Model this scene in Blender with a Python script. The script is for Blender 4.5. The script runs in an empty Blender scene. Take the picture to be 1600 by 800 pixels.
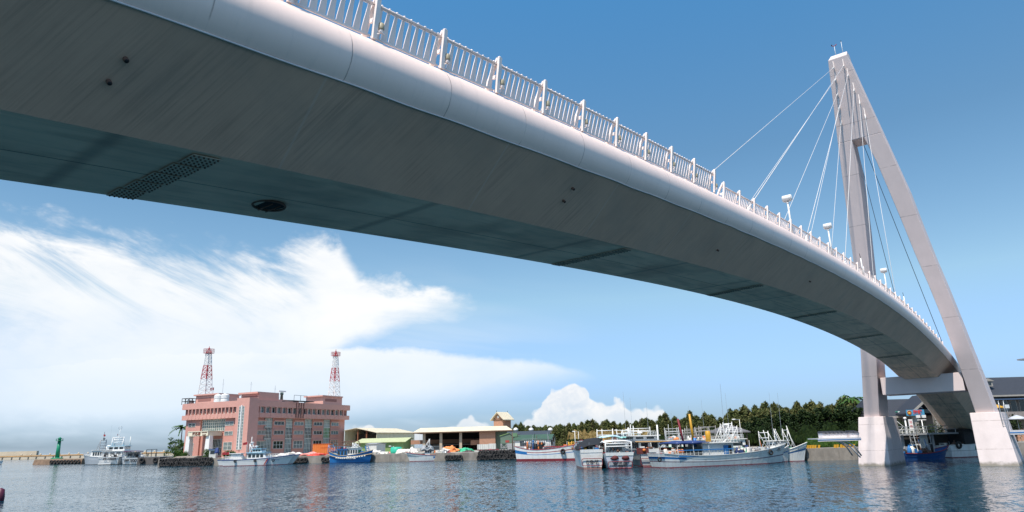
import bpy, bmesh, math, random
from mathutils import Vector, Matrix, noise as mnoise
R = math.radians
PI = math.pi
random.seed(7)
SC = bpy.context.scene
COL = SC.collection

# ------------------------------------------------------------ camera
CAM_H, PITCH, ROLL, FPX = 4.2, R(15.214), R(1.513), 1066.77
_cp, _sp, _cr, _sr = math.cos(PITCH), math.sin(PITCH), math.cos(ROLL), math.sin(ROLL)
FW = Vector((0, _cp, _sp)); _up0 = Vector((0, -_sp, _cp)); _rt0 = Vector((1, 0, 0))
RT = _rt0 * _cr - _up0 * _sr
UP = _rt0 * _sr + _up0 * _cr
CP = Vector((0, 0, CAM_H))
cd = bpy.data.cameras.new('camera'); cam = bpy.data.objects.new('camera', cd); COL.objects.link(cam)
cd.sensor_width = 36; cd.lens = FPX * 36 / 1600; cd.clip_start = 0.1; cd.clip_end = 60000
M = Matrix((RT, UP, -FW)).transposed().to_4x4(); M.translation = CP
cam.matrix_world = M
SC.camera = cam

# ------------------------------------------------------------ light
SUN_AZ, SUN_EL = 205.0, 61.0
sd = Vector((math.sin(R(SUN_AZ)) * math.cos(R(SUN_EL)), math.cos(R(SUN_AZ)) * math.cos(R(SUN_EL)), math.sin(R(SUN_EL))))
sl = bpy.data.lights.new('sun', 'SUN'); sun = bpy.data.objects.new('sun', sl); COL.objects.link(sun)
sl.energy = 5.0; sl.angle = R(0.55); sl.color = (1, 0.915, 0.82)
sun.rotation_euler = (-sd).to_track_quat('-Z', 'Y').to_euler()
SC.view_settings.view_transform = 'Standard'; SC.view_settings.look = 'None'
SC.view_settings.exposure = 0.22; SC.view_settings.gamma = 1.0
try: SC.view_settings.use_curve_mapping = False
except Exception: pass
SC.cycles.max_bounces = 5; SC.cycles.diffuse_bounces = 3; SC.cycles.glossy_bounces = 3; SC.cycles.transmission_bounces = 2
SC.cycles.caustics_reflective = True; SC.cycles.blur_glossy = 2.0; SC.cycles.caustics_refractive = False

# ------------------------------------------------------------ measuring helpers (photo pixel -> place)
def ray(px, py):
    return (FW + RT * ((px - 800) / FPX) + UP * ((400 - py) / FPX))
def PZ(px, py, z=0.0):                       # where the pixel meets the level z
    r = ray(px, py); t = (z - CAM_H) / r.z; return CP + r * t
def PY(px, py, Y):                           # where it meets the depth Y
    r = ray(px, py); return CP + r * (Y / r.y)
def XZ(px, Y, z):                            # point at depth Y, height z, seen at column px
    k = (px - 800) / FPX
    # (P-C).RT = k (P-C).FW ; solve X
    dz = z - CAM_H
    a = RT.x - k * FW.x
    b = RT.y * Y + RT.z * dz - k * (FW.y * Y + FW.z * dz)
    return Vector((-b / a, Y, z))
def azel(px, py):
    r = ray(px, py); return math.atan2(r.x, r.y), math.atan2(r.z, math.hypot(r.x, r.y))

# ------------------------------------------------------------ world: sky + clouds
w = bpy.data.worlds.new('World'); SC.world = w; w.use_nodes = True
NT = w.node_tree; NT.nodes.clear()
class G:
    def __init__(s, nt): s.nt = nt
    def n(s, t, **k):
        o = s.nt.nodes.new(t)
        for a, b in k.items(): setattr(o, a, b)
        return o
    def l(s, a, b): s.nt.links.new(a, b)
    def m(s, op, a, b=None, c=None, clamp=False):
        o = s.n('ShaderNodeMath', operation=op, use_clamp=clamp)
        for i, v in enumerate((a, b, c)):
            if v is None: continue
            if isinstance(v, (int, float)): o.inputs[i].default_value = v
            else: s.l(v, o.inputs[i])
        return o.outputs[0]
    def ss(s, v, lo, hi):
        o = s.n('ShaderNodeMapRange', interpolation_type='SMOOTHSTEP')
        s.l(v, o.inputs[0]) if not isinstance(v, (int, float)) else None
        o.inputs[1].default_value = lo; o.inputs[2].default_value = hi
        return o.outputs[0]
    def noise(s, vec, scale, detail=5, rough=.55, dist=0):
        o = s.n('ShaderNodeTexNoise'); s.l(vec, o.inputs['Vector'])
        o.inputs['Scale'].default_value = scale; o.inputs['Detail'].default_value = detail
        o.inputs['Roughness'].default_value = rough; o.inputs['Distortion'].default_value = dist
        return o
    def xyz(s, x, y, z):
        o = s.n('ShaderNodeCombineXYZ')
        for i, v in enumerate((x, y, z)):
            if isinstance(v, (int, float)): o.inputs[i].default_value = v
            else: s.l(v, o.inputs[i])
        return o.outputs[0]
    def ramp(s, fac, pts, interp='LINEAR'):
        o = s.n('ShaderNodeValToRGB'); cr = o.color_ramp; cr.interpolation = interp
        while len(cr.elements) > 1: cr.elements.remove(cr.elements[-1])
        for i, (p, v) in enumerate(pts):
            e = cr.elements[0] if i == 0 else cr.elements.new(p)
            e.position = p
            e.color = (v, v, v, 1) if isinstance(v, (int, float)) else (*v, 1)
        s.l(fac, o.inputs[0]); return o.outputs[0]
    def mix(s, f, a, b, bt='MIX'):
        o = s.n('ShaderNodeMix', data_type='RGBA', blend_type=bt)
        for i, v in ((0, f), (6, a), (7, b)):
            if isinstance(v, (int, float)): o.inputs[i].default_value = v
            elif isinstance(v, tuple): o.inputs[i].default_value = (*v, 1)
            else: s.l(v, o.inputs[i])
        return o.outputs[2]
g = G(NT)
SKY_STRENGTH = 0.104
sky = g.n('ShaderNodeTexSky', sky_type='NISHITA'); sky.sun_disc = False
sky.sun_elevation = R(SUN_EL); sky.sun_rotation = R(SUN_AZ)
sky.air_density = 1.0; sky.dust_density = 0.3; sky.ozone_density = 2.5
tc = g.n('ShaderNodeTexCoord'); sep = g.n('ShaderNodeSeparateXYZ'); g.l(tc.outputs['Generated'], sep.inputs[0])
X, Y_, Z = sep.outputs
az = g.m('ARCTAN2', X, Y_)
el = g.m('ARCTAN2', Z, g.m('SQRT', g.m('ADD', g.m('MULTIPLY', X, X), g.m('MULTIPLY', Y_, Y_))))
A0, A1 = R(-80), R(25)
tt = g.m('DIVIDE', g.m('SUBTRACT', az, A0), A1 - A0)
def curve_of(pts, warp):
    out = []
    for x, y in pts:
        a, e = azel(x, y); out.append(((a - A0) / (A1 - A0), e))
    return g.ramp(warp, out)
ae = g.xyz(az, el, 0.0)
nbig = g.noise(g.xyz(g.m('MULTIPLY', az, 1.0), g.m('MULTIPLY', el, 2.2), 1.7), 5.0, 5, .58, .3)
nfine = g.noise(g.xyz(az, g.m('MULTIPLY', el, 1.5), 4.1), 22.0, 4, .62, .2)
nb = g.m('SUBTRACT', nbig.outputs[0], 0.5); nf = g.m('SUBTRACT', nfine.outputs[0], 0.5)
tw = g.m('ADD', tt, g.m('MULTIPLY', nf, 0.02))
# streaks fanning to the upper left (cirrus), along a slanted axis
sl1 = g.m('ADD', g.m('MULTIPLY', az, 0.34), el)
nst = g.noise(g.xyz(g.m('MULTIPLY', az, 2.0), g.m('MULTIPLY', sl1, 7.5), 0.3), 2.0, 6, .64, .9)
def lobe(top, bot, st, sb, namp_t, namp_b):
    T = curve_of(top, tw); B = curve_of(bot, tw)
    dT = g.m('ADD', g.m('SUBTRACT', T, el), g.m('ADD', g.m('MULTIPLY', nb, namp_t), g.m('MULTIPLY', nf, namp_t * 1.1)))
    dB = g.m('ADD', g.m('SUBTRACT', el, B), g.m('MULTIPLY', nb, namp_b))
    return dT, dB, g.m('MULTIPLY', g.ss(dT, 0.0, st), g.ss(dB, 0.0, sb))
dTa, dBa, mA = lobe([(-900, 330), (-300, 315), (0, 330), (120, 345), (250, 360), (330, 366), (400, 372), (430, 370), (470, 352), (530, 368), (560, 418), (620, 437), (690, 438), (725, 455), (760, 478), (815, 489), (840, 500)],
                    [(-900, 760), (0, 740), (400, 660), (520, 575), (600, 533), (690, 512), (740, 508), (800, 496), (840, 470)], .035, .055, .065, .09)
stre = g.ss(nst.outputs[0], .36, .62)
solid = g.ss(g.m('ADD', dTa, g.m('MULTIPLY', nb, .10)), .03, .15)
inner = g.ss(g.m('ADD', tt, g.m('MULTIPLY', nb, .05)), (azel(430, 500)[0] - A0) / (A1 - A0), (azel(520, 500)[0] - A0) / (A1 - A0))
solid = g.m('MAXIMUM', solid, inner)
cA = g.m('MULTIPLY', mA, g.m('ADD', g.m('MULTIPLY', stre, g.m('SUBTRACT', 1.0, solid)), solid))
cA = g.m('MULTIPLY', cA, g.m('ADD', .88, g.m('MULTIPLY', nb, .7)), clamp=True)
dTb, dBb, mB = lobe([(-900, 560), (0, 560), (300, 540), (500, 537), (620, 538), (700, 545), (800, 555), (860, 560), (905, 572), (945, 590), (962, 640)],
                    [(-900, 720), (0, 720), (500, 690), (700, 660), (800, 640), (870, 622), (935, 602), (962, 560)], .013, .06, .02, .02)
cB = g.m('MULTIPLY', mB, g.m('ADD', .95, g.m('MULTIPLY', nb, .8)), clamp=True)
# cumulus heads low over the trees
cvec = g.xyz(az, el, 9.0)
vor = g.n('ShaderNodeTexVoronoi', feature='SMOOTH_F1'); g.l(cvec, vor.inputs['Vector']); vor.inputs['Scale'].default_value = 62
vor.inputs['Smoothness'].default_value = .4
T3 = curve_of([(470, 700), (530, 672), (555, 664), (580, 662), (610, 672), (680, 668), (715, 656), (735, 650), (765, 658), (800, 668), (830, 652), (848, 628), (858, 607), (878, 600), (900, 592), (916, 604), (926, 625), (950, 632), (962, 622), (980, 634), (1000, 642), (1020, 634), (1036, 636), (1048, 660), (1080, 675), (1130, 700)], g.m('ADD', tt, g.m('MULTIPLY', nf, .008)))
d3 = g.m('ADD', g.m('SUBTRACT', T3, el), g.m('ADD', g.m('MULTIPLY', g.m('SUBTRACT', .45, vor.outputs['Distance']), .016), g.m('MULTIPLY', nf, .012)))
soft3 = g.ss(el, -0.01, .05)
c3 = g.m('MULTIPLY', g.ss(d3, 0.0, .006), g.m('ADD', .62, g.m('MULTIPLY', soft3, .30)))
# low streaky veil
veil = g.m('MULTIPLY', g.ss(g.noise(g.xyz(az, g.m('MULTIPLY', g.m('ADD', el, g.m('MULTIPLY', az, .12)), 7.0), 2.0), 3.0, 3, .5, .3).outputs[0], .42, .72), g.ss(el, .30, .02))
left = g.ss(az, R(12), R(-14))
veil = g.m('MULTIPLY', veil, g.m('MULTIPLY', left, .55))
# small wisps under the deck edge
dens = g.m('MAXIMUM', g.m('MAXIMUM', cA, cB), g.m('MAXIMUM', c3, veil))
front = g.ss(Y_, 0.0, 0.2)
dens = g.m('MULTIPLY', dens, front, clamp=True)
# more scattered clouds behind the camera
nback = g.noise(tc.outputs['Generated'], 2.2, 3, .55)
dens = g.m('ADD', dens, g.m('MULTIPLY', g.m('MULTIPLY', g.ss(nback.outputs[0], .52, .68), g.ss(el, .02, .2)), g.m('SUBTRACT', 1.0, front)), clamp=True)
grade = g.ramp(g.m('DIVIDE', el, R(90)), [(0.0, (.40, .56, .92)), (.02, (.50, .66, 1.0)), (.06, (.82, .96, 1.28)), (.125, (1.22, 1.32, 1.22)), (.25, (.90, 1.22, 1.22)), (.45, (.66, 1.56, 1.80)), (1.0, (.70, 1.4, 1.6))])
SKYMIX = g.mix(1.0, sky.outputs[0], grade, 'MULTIPLY')
ccol = g.mix(g.ss(el, 0.0, .22), (6.1, 7.2, 8.3), (8.6, 8.6, 8.6))
puff = g.noise(g.xyz(az, el, 3.3), 55.0, 4, .6, .4)
ccol3 = g.mix(g.m('MULTIPLY', g.m('ADD', g.m('MULTIPLY', g.ss(d3, .004, .05), .55), g.m('MULTIPLY', g.ss(puff.outputs[0], .35, .65), .55)), .8, clamp=True), (8.6, 8.4, 8.2), (5.6, 6.3, 7.2))
ccol = g.mix(c3, ccol, ccol3)
final = g.mix(dens, SKYMIX, ccol)
bg = g.n('ShaderNodeBackground'); g.l(final, bg.inputs[0]); bg.inputs[1].default_value = SKY_STRENGTH
w.cycles.sampling_method = 'MANUAL'; w.cycles.sample_map_resolution = 512
wo = g.n('ShaderNodeOutputWorld'); g.l(bg.outputs[0], wo.inputs[0])

# ------------------------------------------------------------ materials
MATS = {}
def mat(name, col, rough=.6, var=.12, vscale=1.5, metal=0.0, spec=.5, bump=0.0, bscale=8.0, streak=None, alpha=None, stain=None):
    if name in MATS: return MATS[name]
    m_ = bpy.data.materials.new(name); m_.use_nodes = True; nt = m_.node_tree; q = G(nt)
    b = nt.nodes['Principled BSDF']; tcx = q.n('ShaderNodeTexCoord'); vec = tcx.outputs['Object']
    dark = tuple(c * (1 - var) for c in col); lite = tuple(min(1, c * (1 + var)) for c in col)
    nz = q.noise(vec, vscale, 6, .6)
    c = q.ramp(nz.outputs[0], [(.3, dark), (.7, lite)])
    if streak:                                # (vector scale, strength, colour) rain-wash dirt on the thing itself
        vs, st, sc_ = streak
        mp = q.n('ShaderNodeMapping'); mp.inputs['Scale'].default_value = vs; q.l(vec, mp.inputs[0])
        n2 = q.noise(mp.outputs[0], 1.0, 7, .65)
        f = q.m('MULTIPLY', q.ss(n2.outputs[0], .42, .75), st)
        c = q.mix(f, c, sc_)
    if stain:
        n3 = q.noise(vec, stain[0], 5, .6, .4)
        f = q.m('MULTIPLY', q.ss(n3.outputs[0], .55, .7), stain[1])
        c = q.mix(f, c, stain[2])
    q.l(c, b.inputs['Base Color']); b.inputs['Roughness'].default_value = rough; b.inputs['Metallic'].default_value = metal
    b.inputs['Specular IOR Level'].default_value = spec
    if bump:
        n4 = q.noise(vec, bscale, 5, .6); bp = q.n('ShaderNodeBump'); bp.inputs['Strength'].default_value = bump
        bp.inputs['Distance'].default_value = .05; q.l(n4.outputs[0], bp.inputs['Height']); q.l(bp.outputs[0], b.inputs['Normal'])
    MATS[name] = m_; return m_

# ------------------------------------------------------------ mesh builder
class MB:
    def __init__(s): s.v = []; s.f = []; s.mi = []; s.ms = []; s.sm = []
    def _m(s, m_):
        if m_ not in s.ms: s.ms.append(m_)
        return s.ms.index(m_)
    def add(s, vs, fs, m_, smooth=False):
        k = len(s.v); s.v += [tuple(v) for v in vs]; i = s._m(m_)
        for f in fs: s.f.append(tuple(k + j for j in f)); s.mi.append(i); s.sm.append(smooth)
        return s
    def box(s, x0, x1, y0, y1, z0, z1, m_):
        vs = [(x, y, z) for z in (z0, z1) for y in (y0, y1) for x in (x0, x1)]
        return s.add(vs, [(0, 2, 3, 1), (4, 5, 7, 6), (0, 1, 5, 4), (2, 6, 7, 3), (0, 4, 6, 2), (1, 3, 7, 5)], m_)
    def hexa(s, b, t, m_):                   # two rings of equal length
        n = len(b); vs = list(b) + list(t)
        fs = [tuple(range(n))[::-1], tuple(range(n, 2 * n))] + [(i, (i + 1) % n, n + (i + 1) % n, n + i) for i in range(n)]
        return s.add(vs, fs, m_)
    def loft(s, rings, m_, smooth=False, cap=True, closed=True):
        n = len(rings[0]); vs = [p for r_ in rings for p in r_]; fs = []
        for k in range(len(rings) - 1):
            for i in range(n if closed else n - 1):
                a = k * n + i; b = k * n + (i + 1) % n; fs.append((a, b, b + n, a + n))
        if cap and closed: fs += [tuple(range(n))[::-1], tuple(range((len(rings) - 1) * n, len(rings) * n))]
        return s.add(vs, fs, m_, smooth)
    def tube(s, pts, r, m_, n=6, r1=None):
        pts = [Vector(p) for p in pts]; rings = []
        for i, p in enumerate(pts):
            d = (pts[min(i + 1, len(pts) - 1)] - pts[max(i - 1, 0)]).normalized()
            a = d.orthogonal().normalized() if i == 0 else (a - d * a.dot(d)).normalized()
            b = d.cross(a)
            rr = r if r1 is None else r + (r1 - r) * i / (len(pts) - 1)
            rings.append([p + (a * math.cos(2 * PI * j / n) + b * math.sin(2 * PI * j / n)) * rr for j in range(n)])
        return s.loft(rings, m_, n > 5)
    def beam(s, p, q_, w_, h, m_, up=(0, 0, 1)):
        p = Vector(p); q_ = Vector(q_); d = (q_ - p).normalized(); a = d.cross(Vector(up))
        if a.length < 1e-3: a = d.orthogonal()
        a.normalize(); b = a.cross(d)
        c = [(-w_ / 2, -h / 2), (w_ / 2, -h / 2), (w_ / 2, h / 2), (-w_ / 2, h / 2)]
        return s.loft([[p + a * x + b * y for x, y in c], [q_ + a * x + b * y for x, y in c]], m_)
    def lathe(s, prof, m_, n=16, c=(0, 0, 0), axis='z'):
        rings = []
        for r_, z in prof:
            ring = []
            for j in range(n):
                x, y = r_ * math.cos(2 * PI * j / n), r_ * math.sin(2 * PI * j / n)
                ring.append((c[0] + x, c[1] + y, c[2] + z) if axis == 'z' else ((c[0] + z, c[1] + x, c[2] + y) if axis == 'x' else (c[0] + x, c[1] + z, c[2] + y)))
            rings.append(ring)
        return s.loft(rings, m_, True)
    def torus(s, c, R_, r_, axis, m_, n=16, k=7):
        ax = Vector(axis).normalized(); a = ax.orthogonal().normalized(); b = ax.cross(a); c = Vector(c); vs = []; fs = []
        for i in range(n):
            t = 2 * PI * i / n; d = a * math.cos(t) + b * math.sin(t)
            for j in range(k):
                u = 2 * PI * j / k; vs.append(c + d * (R_ + r_ * math.cos(u)) + ax * r_ * math.sin(u))
        for i in range(n):
            for j in range(k):
                fs.append((i * k + j, ((i + 1) % n) * k + j, ((i + 1) % n) * k + (j + 1) % k, i * k + (j + 1) % k))
        return s.add(vs, fs, m_, True)
    def blob(s, c, rad, m_, seed=0, amp=.25, sub=3, flat=True, fr=1.3):
        bm = bmesh.new(); bmesh.ops.create_icosphere(bm, subdivisions=sub, radius=1)
        vs = []
        for v in bm.verts:
            p = v.co.copy(); k = 1 + amp * (mnoise.noise(p * fr + Vector((seed * 3.1, seed, 0))) * 1.6 + .5 * mnoise.noise(p * fr * 3 + Vector((0, seed, seed))))
            p = Vector((p.x * rad[0], p.y * rad[1], p.z * rad[2])) * k
            if flat and p.z < -.05: p.z = -.05
            vs.append(Vector(c) + p)
        fs = [tuple(v.index for v in f.verts) for f in bm.faces]; bm.free()
        return s.add(vs, fs, m_, True)
    def build(s, name, parent=None, bevel=0):
        me = bpy.data.meshes.new(name); me.from_pydata(s.v, [], s.f)
        for m_ in s.ms: me.materials.append(m_)
        me.polygons.foreach_set('material_index', s.mi); me.polygons.foreach_set('use_smooth', s.sm)
        bm = bmesh.new(); bm.from_mesh(me); bmesh.ops.recalc_face_normals(bm, faces=bm.faces)
        if bevel:
            es = [e for e in bm.edges if len(e.link_faces) == 2 and e.calc_face_angle(0) > .6]
            bmesh.ops.bevel(bm, geom=es, offset=bevel, segments=2, affect='EDGES', profile=.5)
        bm.to_mesh(me); bm.free(); me.update()
        o = bpy.data.objects.new(name, me); COL.objects.link(o)
        if parent: o.parent = parent
        return o
def tag(o, label, cat, group=None):
    o['label'] = label; o['category'] = cat
    if group: o['group'] = group
    return o
def thing(name, label, cat, loc=(0, 0, 0), rz=0, group=None):
    o = bpy.data.objects.new(name, None); COL.objects.link(o); o.location = loc; o.rotation_euler = (0, 0, rz)
    o.empty_display_size = .5
    return tag(o, label, cat, group)
def structure(o): o['kind'] = 'structure'; return o
def stuff(o): o['kind'] = 'stuff'; return o
def copy_tree(o, parent=None):
    c = o.copy(); COL.objects.link(c); c.parent = parent
    for ch in list(o.children): copy_tree(ch, c)
    return c
class Fr:                                    # a thing's frame: local <-> world
    def __init__(s, loc, rz): s.loc = Vector(loc); s.rz = rz; s.M = Matrix.Rotation(rz, 3, 'Z'); s.I = s.M.transposed()
    def hit(s, px, py, ax, val):
        o = s.I @ (CP - s.loc); d = s.I @ ray(px, py); i = 'xyz'.index(ax); t = (val - o[i]) / d[i]; return o + d * t
    def loc_of(s, P): return s.I @ (Vector(P) - s.loc)
def text(name, body, size, m_, parent, loc, xd, zd, thick=.01, bold=0.0):
    cu = bpy.data.curves.new(name, 'FONT'); cu.body = body; cu.size = size; cu.align_x = 'CENTER'; cu.align_y = 'CENTER'; cu.extrude = thick; cu.offset = bold
    cu.resolution_u = 3
    t = bpy.data.objects.new('tmp', cu); COL.objects.link(t)
    dg = bpy.context.evaluated_depsgraph_get(); me = bpy.data.meshes.new_from_object(t.evaluated_get(dg))
    bpy.data.objects.remove(t)
    me.materials.clear(); me.materials.append(m_)
    o = bpy.data.objects.new(name, me); COL.objects.link(o); o.parent = parent
    xd = Vector(xd).normalized(); zd = Vector(zd).normalized(); n = xd.cross(zd)
    mm = Matrix((xd, zd, n)).transposed().to_4x4(); mm.translation = Vector(loc); o.matrix_local = mm
    return o
# ------------------------------------------------------------ material set
pink_paint = mat('bridge_paint', (.80, .73, .725), .42, .04, .8, streak=((.9, .25, .25), .22, (.55, .48, .46)))
def seam_material():
    m_ = mat('bridge_tube_paint', (.93, .735, .645), .4, .03, .7); nt = m_.node_tree; q = G(nt); b = nt.nodes['Principled BSDF']
    t = q.n('ShaderNodeTexCoord'); sp = q.n('ShaderNodeSeparateXYZ'); q.l(t.outputs['Object'], sp.inputs[0])
    wob = q.m('MULTIPLY', q.m('SUBTRACT', q.noise(t.outputs['Object'], 3.0, 4).outputs[0], .5), .05)
    fr = q.m('FRACT', q.m('DIVIDE', q.m('ADD', q.m('ADD', sp.outputs[0], 200 * 3.1 - 5.1), wob), 3.1))
    dist = q.m('MULTIPLY', q.m('MINIMUM', fr, q.m('SUBTRACT', 1.0, fr)), 3.1)
    line = q.m('MULTIPLY', q.m('SUBTRACT', 1.0, q.ss(dist, .004, .022)), q.ss(q.noise(t.outputs['Object'], 1.1, 4).outputs[0], .36, .6))
    old = b.inputs['Base Color'].links[0].from_socket
    mp = q.n('ShaderNodeMapping'); mp.inputs['Scale'].default_value = (5, .7, .7); q.l(t.outputs['Object'], mp.inputs[0])
    n2 = q.noise(mp.outputs[0], 1.0, 7, .7)
    c = q.mix(q.m('MULTIPLY', q.ss(n2.outputs[0], .5, .8), .22), old, (.50, .42, .38))
    c = q.mix(q.m('MULTIPLY', line, .75), c, (.28, .2, .17)); q.l(c, b.inputs['Base Color'])
    bp = q.n('ShaderNodeBump'); bp.inputs['Strength'].default_value = .35; bp.inputs['Distance'].default_value = .02
    h = q.m('ADD', q.m('MULTIPLY', q.m('SUBTRACT', 1.0, line), 1.0), q.m('MULTIPLY', q.noise(t.outputs['Object'], 1.3, 3).outputs[0], .8))
    q.l(h, bp.inputs['Height']); q.l(bp.outputs[0], b.inputs['Normal'])
    return m_
tube_mat = seam_material()
def web_material():
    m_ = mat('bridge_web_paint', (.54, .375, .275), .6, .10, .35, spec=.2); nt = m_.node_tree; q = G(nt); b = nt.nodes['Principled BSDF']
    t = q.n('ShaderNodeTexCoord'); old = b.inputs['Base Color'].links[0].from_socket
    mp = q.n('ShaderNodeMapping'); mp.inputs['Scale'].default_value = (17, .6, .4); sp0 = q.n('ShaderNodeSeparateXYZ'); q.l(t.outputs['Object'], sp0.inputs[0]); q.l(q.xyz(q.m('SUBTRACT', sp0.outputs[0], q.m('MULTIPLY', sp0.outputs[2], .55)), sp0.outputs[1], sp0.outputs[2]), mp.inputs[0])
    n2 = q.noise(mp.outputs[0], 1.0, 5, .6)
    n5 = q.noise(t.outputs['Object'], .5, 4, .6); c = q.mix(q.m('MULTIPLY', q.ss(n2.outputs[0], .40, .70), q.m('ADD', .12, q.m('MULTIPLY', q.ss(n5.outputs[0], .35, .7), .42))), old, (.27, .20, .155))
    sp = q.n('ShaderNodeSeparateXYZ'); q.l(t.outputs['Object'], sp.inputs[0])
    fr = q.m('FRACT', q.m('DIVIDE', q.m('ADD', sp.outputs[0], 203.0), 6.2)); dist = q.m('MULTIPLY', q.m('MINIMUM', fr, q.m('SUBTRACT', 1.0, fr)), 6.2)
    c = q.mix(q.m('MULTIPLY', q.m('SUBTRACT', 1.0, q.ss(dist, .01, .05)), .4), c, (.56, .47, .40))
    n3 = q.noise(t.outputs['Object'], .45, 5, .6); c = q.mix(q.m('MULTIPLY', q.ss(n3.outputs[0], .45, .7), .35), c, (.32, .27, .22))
    q.l(c, b.inputs['Base Color'])
    bp = q.n('ShaderNodeBump'); bp.inputs['Strength'].default_value = .4; bp.inputs['Distance'].default_value = .02
    q.l(n2.outputs[0], bp.inputs['Height']); q.l(bp.outputs[0], b.inputs['Normal'])
    return m_
web_mat = web_material()
def soffit_material():
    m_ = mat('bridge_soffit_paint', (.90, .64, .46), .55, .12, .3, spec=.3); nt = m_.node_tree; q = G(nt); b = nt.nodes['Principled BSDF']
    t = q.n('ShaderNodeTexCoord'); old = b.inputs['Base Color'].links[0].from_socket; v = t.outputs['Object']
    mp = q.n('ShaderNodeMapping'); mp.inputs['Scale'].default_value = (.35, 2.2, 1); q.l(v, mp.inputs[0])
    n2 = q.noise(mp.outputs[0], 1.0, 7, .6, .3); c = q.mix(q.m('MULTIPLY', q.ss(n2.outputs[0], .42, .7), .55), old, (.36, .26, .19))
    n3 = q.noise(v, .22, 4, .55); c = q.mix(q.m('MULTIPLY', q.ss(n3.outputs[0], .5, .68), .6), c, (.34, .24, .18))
    sp = q.n('ShaderNodeSeparateXYZ'); q.l(v, sp.inputs[0])
    wob = q.m('MULTIPLY', q.noise(v, 4.0, 3).outputs[0], .03)
    d1 = q.m('ABSOLUTE', q.m('SUBTRACT', q.m('ADD', sp.outputs[1], wob), 3.55)); c = q.mix(q.m('MULTIPLY', q.m('SUBTRACT', 1.0, q.ss(d1, .01, .035)), .8), c, (.05, .035, .028))
    # plates of slightly different tone, 2.4 m long
    cell = q.m('FLOOR', q.m('DIVIDE', sp.outputs[0], 2.9)); wn = q.n('ShaderNodeTexWhiteNoise', noise_dimensions='2D'); q.l(q.xyz(cell, q.m('FLOOR', q.m('DIVIDE', sp.outputs[1], 1.27)), 0), wn.inputs['Vector'])
    c = q.mix(q.m('MULTIPLY', wn.outputs['Value'], .25), c, (.66, .50, .38))
    fr = q.m('FRACT', q.m('DIVIDE', q.m('ADD', sp.outputs[0], 200.5), 8.2)); dist = q.m('MULTIPLY', q.m('MINIMUM', fr, q.m('SUBTRACT', 1.0, fr)), 8.2)
    c = q.mix(q.m('MULTIPLY', q.m('SUBTRACT', 1.0, q.ss(dist, .02, .28)), .45), c, (.13, .10, .09))
    q.l(c, b.inputs['Base Color']); return m_
soffit_mat = soffit_material()
pylon_mat = mat('pylon_concrete', (.68, .575, .555), .7, .05, .5, streak=((.8, .8, .06), .10, (.46, .40, .38)), bump=.15, bscale=6)
pier_mat = mat('pier_concrete', (.60, .53, .52), .75, .07, .6, streak=((.7, .7, .12), .32, (.42, .37, .35)), bump=.2, bscale=5, stain=(.35, .35, (.5, .44, .42)))
def add_marks(m_, tide, joint):              # pour joints and, on the piers, the weed line the tide leaves
    q = G(m_.node_tree); b = m_.node_tree.nodes['Principled BSDF']; t = q.n('ShaderNodeTexCoord'); sp = q.n('ShaderNodeSeparateXYZ'); q.l(t.outputs['Object'], sp.inputs[0])
    c = b.inputs['Base Color'].links[0].from_socket; nz = q.noise(t.outputs['Object'], 1.6, 4, .6)
    if joint:
        fr = q.m('FRACT', q.m('DIVIDE', q.m('ADD', sp.outputs[2], joint * 3 + 1.4), joint)); dist = q.m('MULTIPLY', q.m('MINIMUM', fr, q.m('SUBTRACT', 1.0, fr)), joint)
        c = q.mix(q.m('MULTIPLY', q.m('MULTIPLY', q.m('SUBTRACT', 1.0, q.ss(dist, .02, .07)), q.ss(nz.outputs[0], .3, .6)), .6), c, (.30, .25, .24))
    if tide:
        lv = q.m('ADD', sp.outputs[2], q.m('MULTIPLY', q.m('SUBTRACT', nz.outputs[0], .5), .9))
        c = q.mix(q.m('MULTIPLY', q.m('SUBTRACT', 1.0, q.ss(lv, .05, .55)), .8), c, (.13, .12, .08))
    q.l(c, b.inputs['Base Color'])
add_marks(pylon_mat, False, 6.4); add_marks(pier_mat, True, 3.3)
white = mat('white_paint', (.72, .72, .70), .4, .05); offwhite = mat('offwhite_paint', (.68, .68, .64), .5, .1, streak=((2, 2, .3), .3, (.45, .36, .26)))
steel = mat('galvanised_steel', (.45, .47, .48), .4, .1, metal=.6)
cable_mat = mat('cable_sheath', (.72, .70, .68), .4, .05); darkcable = mat('dark_cable', (.05, .06, .08), .5, .1)
rubber = mat('tyre_rubber', (.018, .017, .017), .8, .3, 4); rust = mat('rusty_bolt', (.13, .07, .05), .8, .3, 9)
beige_lamp = mat('lamp_beige', (.38, .33, .22), .5, .1); lampglass = mat('lamp_glass', (.55, .55, .52), .25, .05)
darkglass = mat('dark_glass', (.02, .028, .032), .08, .3, .8, spec=.8); greyglass = mat('pale_glass', (.16, .2, .2), .12, .45, .9, spec=.8)
greenglass = mat('green_glass', (.05, .2, .05), .15, .4, 1.2, spec=.8)
black = mat('black_stuff', (.012, .012, .014), .8, .3, 3); grey = mat('mid_grey', (.3, .31, .32), .6, .1)
blue = mat('boat_blue', (.02, .16, .42), .45, .12, 1.5, streak=((3, 3, .5), .25, (.1, .2, .3))); navy = mat('tarp_navy', (.02, .045, .16), .7, .2, 2, bump=.3)
red = mat('boat_red', (.30, .02, .025), .5, .2, 2); maroon = mat('antifouling', (.20, .02, .03), .7, .25, 2); orange = mat('bright_orange', (.62, .17, .03), .6, .1)
yellow = mat('crane_yellow', (.55, .29, .02), .5, .1); green = mat('boat_green', (.01, .14, .10), .5, .12)
hullwhite = mat('hull_white', (.74, .75, .73), .45, .05, 1.2, streak=((1.6, 1.6, .25), .35, (.42, .33, .24))); hullgrey = mat('hull_grey', (.42, .45, .48), .45, .06)
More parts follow.
